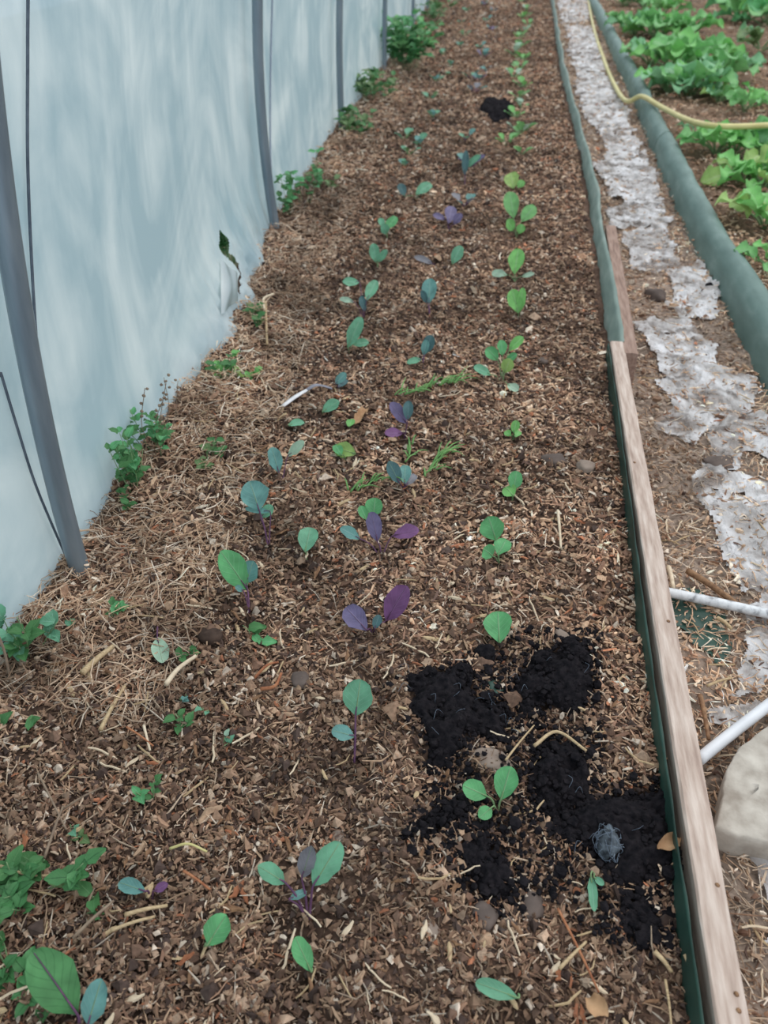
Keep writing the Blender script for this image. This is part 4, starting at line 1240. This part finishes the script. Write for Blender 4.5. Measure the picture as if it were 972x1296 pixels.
cpoly = np.array([gpx(*p) for p in [(520, 1010), (560, 850), (640, 800), (760, 800), (770, 900), (760, 990), (862, 1010), (868, 1110), (850, 1190), (770, 1200), (690, 1140), (640, 1150), (575, 1120), (510, 1060)]])
rs = np.random.default_rng(91)
cb = MB()
k = 0
while k < 2600:
    x, y = rs.uniform(cpoly[:, 0].min(), cpoly[:, 0].max()), rs.uniform(cpoly[:, 1].min(), cpoly[:, 1].max())
    if not in_poly(np.array([x]), np.array([y]), cpoly)[0] or float(vnoise(np.array(x), np.array(y), 14, 5)) + 0.5 < rs.random() * 0.75: continue
    q_ = rs.gamma(2, 0.0013) + 0.0015
    Vv, F = ICO[1]
    cb.add(Vv * q_ * rs.uniform(0.6, 1.3, (len(Vv), 1)) + np.array([x, y, float(ground_z(x, y)) + 0.010 + q_ * 0.5]), t=F)
    k += 1
tag(obj('compost_crumbs', cb.mesh('compost_crumbs', smooth=False), M['compost']), 'black compost crumbs scattered over the mulch around the clods', 'compost', kind='stuff')

def lump_thing(name, px, py, wpx, hpx, m, label, cat, seed, flat=0.5, rough=0.2, facet=0.8, lift=0.3, base=None, group=None):
    p = gpx(px, py + hpx * 0.2) if base is None else base
    d = depth_of(p)
    sx = wpx * d / FOCAL / 2
    sy = hpx * d / FOCAL / 2 * 1.15
    V, F = lump((sx, sy, min(sx, sy) * flat), seed, rough, 3, facet)
    o = obj(name, mesh_np(name, V, None, F, smooth=True), m)
    o.location = (p[0], p[1], p[2] + min(sx, sy) * flat * lift)
    o.rotation_euler = (0, 0, RNG.uniform(-0.3, 0.3))
    return tag(o, label, cat, group)
lump_thing('clod', 614, 826, 26, 24, M['compost'], 'single round black compost lump above the clods', 'compost', 1, 0.9, 0.3, 0, 0.5)
lump_thing('stone', 703, 580, 33, 20, M['stone'], 'dark grey-brown stone left of the pale one, in front of the right row', 'stone', 2, 0.6)
lump_thing('stone', 741, 587, 24, 24, M['pale_stone'], 'pale brown stone next to the dark one near the board', 'stone', 3, 0.6)
lump_thing('stone', 611, 1156, 36, 34, M['stone'], 'flat grey stone below the black compost, first of three', 'stone', 4, 0.5)
lump_thing('stone', 643, 1166, 28, 36, M['stone'], 'smaller grey stone between two larger ones below the compost', 'stone', 5, 0.4)
lump_thing('stone', 671, 1138, 36, 40, M['stone'], 'rounded grey-brown stone below the compost, nearest the fallen seedling', 'stone', 6, 0.6)
lump_thing('stone', 618, 956, 58, 30, M['pale_stone'], 'flat angular brown stone between the black clods', 'stone', 7, 0.35)
lump_thing('stone', 709, 802, 22, 24, M['pale_stone'], 'pale grey stone at the top of the black compost', 'stone', 8, 0.7)
lump_thing('stone', 381, 856, 26, 26, M['stone'], 'dull brown stone between the bright weed and the round-leaved kale', 'stone', 9, 0.6)
lump_thing('soil_clod', 268, 802, 30, 22, M['soil_lump'], 'dark brown soil lump left of the bright green weed', 'soil', 10, 0.7, 0.3, 0)
lump_thing('stone', 545, 1172, 26, 22, M['pale_stone'], 'small pinkish stone in the chips left of the row of grey stones', 'stone', 12, 0.5)
lump_thing('stone', 427, 1056, 18, 18, M['pale_stone'], 'small pink-brown stone right of the purple-stemmed kale', 'stone', 13, 0.5)
lump_thing('stone', 688, 455, 16, 12, M['stone'], 'small dark stone beside the bushiest green seedling', 'stone', 14, 0.6)
lump_thing('stone', 830, 372, 30, 26, M['stone'], 'pointed dark stone lying on the path plastic', 'stone', 15, 0.7)
lump_thing('stone', 912, 580, 58, 34, M['stone'], 'large flat grey stone half under the path plastic', 'stone', 16, 0.35)
lump_thing('stone', 898, 362, 14, 12, M['compost'], 'small black lump on the path beside the green edging', 'stone', 17, 0.7)
lump_thing('stone', 625, 868, 34, 24, M['dark_liner'], 'dark green pebble between two black clods', 'stone', 18, 0.5)

# concrete slab on the path
sl = [(905, 1046), (912, 1020), (918, 975), (935, 945), (975, 915), (1020, 900), (1040, 985), (1030, 1075), (975, 1066), (935, 1058)]
top_z = PATH_Z + 0.07
P = np.array([at(*p, top_z) for p in sl])
den = []
for i in range(len(P)):
    for t in np.linspace(0, 1, 6, endpoint=False): den.append(P[i] * (1 - t) + P[(i + 1) % len(P)] * t)
den = np.array(den); cen = den.mean(0)
rings = []
for (s, z, o) in [(0.97, PATH_Z - 0.02, 0), (1.0, top_z - 0.012, 1), (0.985, top_z - 0.003, 2), (0.95, top_z, 3), (0.7, top_z + 0.003, 4), (0.4, top_z + 0.004, 5), (0.1, top_z + 0.004, 6)]:
    R = cen + (den - cen) * s; R[:, 2] = z
    R[:, :2] += 0.004 * np.stack([vnoise(R[:, 0], R[:, 1], 60, 5), vnoise(R[:, 0], R[:, 1], 60, 6)], -1)
    R[:, 2] += 0.005 * fbm(R[:, 0], R[:, 1], 25, 7, 3)
    rings.append(R)
n = len(den); V = np.concatenate(rings)
i = np.arange(len(rings) - 1)[:, None] * n; j = np.arange(n)[None]; j2 = (j + 1) % n
q = np.stack([i + j, i + j2, i + n + j2, i + n + j], -1).reshape(-1, 4)
tr = [[(len(rings) - 1) * n, (len(rings) - 1) * n + k, (len(rings) - 1) * n + k + 1] for k in range(1, n - 1)]
tag(obj('stone_slab', mesh_np('stone_slab', V, q, tr), M['slab']), 'pale thick stone slab on the path below the white pipe', 'stone')

# plastic sheets on the path
SHEETS = [
 ([(704, -6), (742, -6), (746, 26), (712, 30)], 'crumpled white plastic sheet at the far end of the path'),
 ([(716, 36), (750, 38), (768, 90), (752, 104), (730, 96), (720, 70)], 'crumpled white plastic sheet second from the far end'),
 ([(728, 106), (772, 100), (792, 140), (786, 158), (745, 160), (734, 130)], 'white plastic sheet before the bend in the hose'),
 ([(752, 162), (790, 148), (808, 186), (800, 212), (760, 215), (768, 190)], 'white plastic sheet beside the bend in the hose'),
 ([(752, 212), (812, 198), (826, 222), (832, 262), (800, 262), (775, 250)], 'white plastic sheet just below the bend in the hose'),
 ([(768, 268), (836, 256), (846, 284), (775, 292)], 'dull narrow plastic sheet across the path'),
 ([(786, 298), (842, 288), (856, 338), (832, 350), (800, 346), (792, 322)], 'bright white plastic sheet above the pointed dark stone'),
 ([(846, 352), (890, 340), (908, 380), (900, 402), (862, 404), (845, 390)], 'wrinkled plastic sheet right of the pointed dark stone'),
 ([(808, 412), (862, 406), (892, 440), (902, 470), (862, 480), (835, 470), (822, 440)], 'white plastic sheet beside the end of the short board'),
 ([(832, 482), (905, 468), (950, 486), (948, 520), (905, 545), (872, 556), (835, 540), (850, 515)], 'large bright plastic sheet in the middle of the path'),
 ([(900, 545), (945, 522), (985, 530), (990, 585), (950, 575), (935, 600), (905, 590)], 'greyish plastic sheet folded over the flat stone'),
 ([(884, 600), (930, 606), (985, 628), (992, 745), (935, 740), (905, 700), (890, 650)], 'broad white plastic sheet behind the upper white pipe'),
 ([(938, 775), (985, 770), (990, 850), (950, 872), (918, 880), (942, 830)], 'white plastic sheet between the two white pipes'),
 ([(900, 905), (940, 880), (962, 888), (935, 925), (908, 925)], 'small plastic scrap under the lower white pipe'),
 ([(950, 1105), (990, 1090), (990, 1190), (962, 1180)], 'plastic sheet below the stone slab'),
]
def sheet(name, poly, label, seed, m, amp=0.022, lift=0.005, cat='plastic sheet', group='plastic sheets on the path', grow=1.12):
    poly = poly.copy(); pc_ = poly.mean(0); poly[:, :2] = pc_[:2] + (poly[:, :2] - pc_[:2]) * grow
    lo, hi = poly[:, :2].min(0) - 0.05, poly[:, :2].max(0) + 0.05
    cell = max(0.005, (hi - lo).max() / 130)
    gx, gy = np.arange(lo[0], hi[0], cell), np.arange(lo[1], hi[1], cell)
    X, Y = np.meshgrid(gx, gy)
    wx = X + 0.055 * fbm(X, Y, 7, seed, 5); wy = Y + 0.07 * fbm(X, Y, 7, seed + 3, 5)
    k = in_poly(wx, wy, poly) & (fbm(X, Y, 13, seed + 8, 3) < 0.62)
    ridge = 1 - 2 * abs(fbm(X + 0.02 * vnoise(X, Y, 20, 9), Y * 1.3, 11, seed + 5, 3))
    ridge2 = 1 - 2 * abs(vnoise(X * 1.0, Y * 0.7, 34, seed + 6))
    fine = 1 - 2 * abs(fbm(X * 1.2 + 0.015 * vnoise(X, Y, 30, 2), Y * 0.6, 40, seed + 6, 2))
    Z = ground_z(X, Y) + lift + amp * np.clip(ridge, 0, 1) ** 3 + amp * 0.3 * ridge2 + amp * 0.25 * fine
    keep = k[:-1, :-1] & k[1:, 1:] & k[:-1, 1:] & k[1:, :-1]
    V, q, _ = drop_loose(np.stack([X, Y, Z], -1).reshape(-1, 3), grid_faces(len(gy), len(gx), keep))
    return tag(obj(name, mesh_np(name, V, q), m), label, cat, group)
for i, (pp, lab) in enumerate(SHEETS):
    sheet('plastic_sheet', np.array([at(*p, PATH_Z) for p in pp]), lab, 800 + i, M['sheet'], amp=0.012 + 0.002 * min(6, max(0, 10 - i)))
sheet('ground_fabric', np.array([at(*p, PATH_Z) for p in [(838, 752), (880, 745), (925, 790), (905, 835), (862, 815)]]), 'worn dark green ground fabric showing under the upper white pipe', 850, M['dark_liner'], 0.004, 0.004, 'fabric', None)

# pipes, sticks and hose
def rod(name, pts, rad, m, label, cat, seg=12, n=8, hollow=False):
    P = smooth_path(pts, n)
    V, q, t = tube(P - P[0], rad, seg)
    o = obj(name, mesh_np(name, V, q, t), m)
    o.location = P[0]
    return tag(o, label, cat)
zp = PATH_Z + 0.03
rod('pipe', [at(838, 748, zp), at(900, 761, zp), at(1030, 790, zp)], 0.0135, M['pipe'], 'dirty white plastic pipe, upper of two lying across the path', 'pipe')
zp = PATH_Z + 0.045
rod('pipe', [at(884, 962, zp), at(930, 925, zp), at(1020, 856, zp + 0.01)], 0.0135, M['clean_pipe'], 'clean white plastic pipe, lower of two, sloping up from the board', 'pipe')
hz = PATH_Z + 0.03
hp = [at(743, -10, hz), at(750, 30, hz), at(764, 75, hz), at(778, 108, hz + 0.02), at(793, 128, 0.03), at(812, 122, 0.115), at(836, 135, 0.125), at(868, 151, 0.17), at(900, 159, 0.22), at(940, 160, 0.235), at(1000, 157, 0.23)]
rod('hose', hp, 0.021, M['hose'], 'pale yellow garden hose crossing over the green edging', 'hose', 10, 10)
def stick(px0, px1, w, m, lab, name='twig', lift=0.032, mid=None, taper=0.7):
    a, b = gpx(*px0, lift), gpx(*px1, lift)
    d = depth_of((a + b) / 2)
    mids = [gpx(*mid, lift + 0.006)] if mid else [(a + b) / 2 + np.array([0, 0, 0.004])]
    P = smooth_path([a] + mids + [b], 6)
    rad = np.linspace(1, taper, len(P)) * w * d / FOCAL / 2
    V, q, t = tube(P - P[0], rad, 7)
    o = obj(name, mesh_np(name, V, q, t), m); o.location = P[0]
    return tag(o, lab, 'straw' if 'straw' in name else 'twig')
stick((127, 924), (158, 868), 6, M['straw'], 'thick straight straw stalk pointing down the bed beside the film straw', 'straw_stalk')
stick((104, 852), (143, 818), 9, M['straw'], 'broad flat pale stalk in the straw near the film', 'straw_stalk')
stick((210, 866), (248, 830), 7, M['pale_straw'], 'pale curved bark strip right of the silvery leaf', 'bark_strip', mid=(226, 846))
stick((706, 1150), (758, 1256), 4, M['red_bark'], 'long thin reddish twig below the black compost', 'twig')
stick((708, 1226), (742, 1192), 5, M['straw'], 'short straw crossing the long reddish twig', 'straw_stalk')
stick((56, 1086), (80, 1020), 4, M['twig'], 'grey twig, longer arm of the forked pair at the lower left', 'twig', mid=(72, 1040))
stick((80, 1024), (130, 996), 3, M['twig'], 'grey twig, upper arm of the forked pair at the lower left', 'twig')
stick((48, 978), (84, 1050), 3, M['twig'], 'thin grey twig crossing the forked pair', 'twig')
stick((0, 1096), (80, 1106), 4, M['straw'], 'bent straw lying flat at the picture edge below the forked twigs', 'straw_stalk', mid=(40, 1108))
stick((92, 1188), (144, 1140), 5, M['twig'], 'brown bent twig above the corner seedling', 'twig')
stick((140, 1178), (196, 1160), 5, M['straw'], 'light straw stalk pointing from the brown bent twig', 'straw_stalk')
stick((158, 1158), (212, 1146), 6, M['straw'], 'broad light straw stalk next to the teal-leaved seedling', 'straw_stalk')
stick((336, 382), (338, 436), 4, M['straw'], 'upright pale straw stalk beside the film, beyond the bunched part', 'straw_stalk')
stick((334, 392), (346, 372), 4, M['pale_straw'], 'curled pale straw loop near the second hoop', 'straw_stalk', mid=(334, 378))
stick((870, 722), (932, 764), 9, M['bark'], 'dark split stick on the path above the upper white pipe', 'stick', taper=0.8)
stick((846, 718), (852, 744), 7, M['pale_straw'], 'pale wood splinter between the board and the upper white pipe', 'stick')
stick((908, 782), (926, 796), 6, M['straw'], 'short wood splinter just below the upper white pipe', 'stick')
stick((895, 868), (926, 858), 4, M['straw'], 'yellow straw on the path above the lower white pipe', 'straw_stalk')
stick((886, 880), (897, 936), 7, M['bark'], 'brown stick leaning along the board by the lower white pipe', 'stick')
stick((842, 1240), (850, 1300), 4, M['straw'], 'yellow-green straw stalk at the bottom edge by the board', 'straw_stalk')
stick((828, 1204), (850, 1230), 7, M['straw'], 'pale flat straw below the lowest black clod', 'straw_stalk')
stick((867, 1208), (884, 1256), 6, M['straw'], 'pale straw stalk lying along the green liner', 'straw_stalk')
stick((706, 646), (710, 694), 4, M['pale_straw'], 'short pale straw right of the three-leaved round seedling', 'straw_stalk')
stick((640, 962), (676, 918), 3, M['straw'], 'thin straw crossing the gap between the black clods', 'straw_stalk')
stick((676, 944), (742, 950), 5, M['straw'], 'bent straw on the chips between two black clods', 'straw_stalk', mid=(705, 926))
stick((215, 1074), (262, 1078), 4, M['hose'], 'yellow dried stalk under the clover-like weed', 'straw_stalk', mid=(238, 1068))
stick((232, 1102), (266, 1126), 4, M['red_bark'], 'reddish twig right of the teal-leaved seedling', 'twig')
stick((160, 920), (194, 944), 3, M['red_bark'], 'thin pink stalk, lower of the pair in dark soil', 'twig')
stick((182, 918), (190, 950), 4, M['pale_straw'], 'short white stalk crossing the thin pink one', 'straw_stalk')
stick((322, 858), (352, 838), 4, M['red_bark'], 'orange bark shred left of the dull brown stone', 'bark_strip', mid=(338, 842))
stick((330, 872), (356, 852), 5, M['red_bark'], 'wider orange bark shred crossing below the other orange one', 'bark_strip', mid=(348, 868))
p0 = film_foot(14, 868)
rod('dry_stem', [np.array(p0), np.array(p0) + (0, 0.02, 0.09), np.array(p0) + (-0.01, 0.03, 0.17)], 0.003, M['twig'], 'dark dry stem standing against the film at the picture edge', 'stem', 6)

# white plastic strip with grey twisted end
a, b, c = gpx(357, 515, 0.02), gpx(388, 494, 0.03), gpx(410, 489, 0.025)
def ribbon(name, pts, w, th_, m, parent, off):
    P = smooth_path(pts, 6)
    V = []
    T = np.gradient(P, axis=0)
    for k in range(len(P)):
        s = np.cross(T[k], (0, 0, 1.0)); s /= np.linalg.norm(s) + 1e-9
        ww = w * (0.7 + 0.3 * math.sin(math.pi * (k + 1) / (len(P) + 1)))
        for (u, h) in ((-1, 0), (0, 0.004), (1, 0), (1, th_), (0, th_ + 0.004), (-1, th_)):
            V.append(P[k] + s * ww / 2 * u + np.array([0, 0, h]))
    n = 6
    i = np.arange(len(P) - 1)[:, None] * n; j = np.arange(n)[None]; j2 = (j + 1) % n
    q = np.stack([i + j, i + j2, i + n + j2, i + n + j], -1).reshape(-1, 4)
    e = (len(P) - 1) * n
    tr = [[0, k + 1, k] for k in range(1, n - 1)] + [[e, e + k, e + k + 1] for k in range(1, n - 1)]
    return obj(name, mesh_np(name, np.array(V) - off, q, tr), m, parent)
th = thing('plant_marker', 'white plastic plant marker strip with a bent grey end lying on the mulch', 'marker', a)
ribbon('blade', [a, (a + b) / 2 + (0, 0, 0.004), b], 0.02, 0.002, M['white_tag'], th, a)
ribbon('bent_end', [b, (b + c) / 2 + (0, 0, 0.012), c, gpx(420, 492, 0.012)], 0.022, 0.002, M['grey_tag'], th, a)
o_ = seedling('kale_seedling', 'small teal leaf standing at the bent end of the white plastic marker', (428, 490), 'p', [((424, 486), (438, 472), 11, 'T'), ((428, 490), (440, 480), 8, 'D')], GL, 190)

# dead leaves
for i, (b, t, w, lab) in enumerate([((860, 1060), (834, 1074), 20, 'pale orange dead leaf on the black compost by the board'), ((742, 1262), (768, 1286), 26, 'crisp tan dead leaf at the end of the long reddish twig'),
                                   ((466, 515), (450, 535), 12, 'pinkish dead leaf near the tiny bright green seedling')]):
    rs = np.random.default_rng(900 + i)
    B, T = gpx(*b, 0.03), gpx(*t, 0.034)
    me = leaf_mesh_from([leaf_arrays(B, T, np.array([0, -0.3, 1.0]), w * depth_of(B) / FOCAL, rs, 'round', 0.35, 0.3, 0.2)], 'dead_leaf', B)
    o = obj('dead_leaf', me, M['dead_leaf']); o.location = B
    tag(o, lab, 'leaf')

# fibrous white root plug on the compost
pc = gpx(770, 1066, 0.035)
th = thing('root_plug', 'ball of pale blue-white root threads on the black compost', 'roots', pc)
V, F = lump((0.021, 0.030, 0.02), 4, 0.35, 3)
obj('core', mesh_np('core', V, None, F), M['core'], th)
rb = MB(); rs = np.random.default_rng(55)
for k in range(75):
    d1 = rs.normal(size=3); d1 /= np.linalg.norm(d1); d2 = d1 + rs.normal(0, 0.9, 3); d2 /= np.linalg.norm(d2)
    md = (d1 + d2); md /= np.linalg.norm(md) + 1e-6
    S = np.array([0.024, 0.034, 0.024]) * rs.uniform(0.85, 1.15, 3)
    rb.add(*tube(smooth_path([d1 * S, md * S * 1.12, d2 * S], 3), 0.0005, 4))
obj('root_threads', rb.mesh('root_threads'), M['root_net'], th)['kind'] = 'stuff'
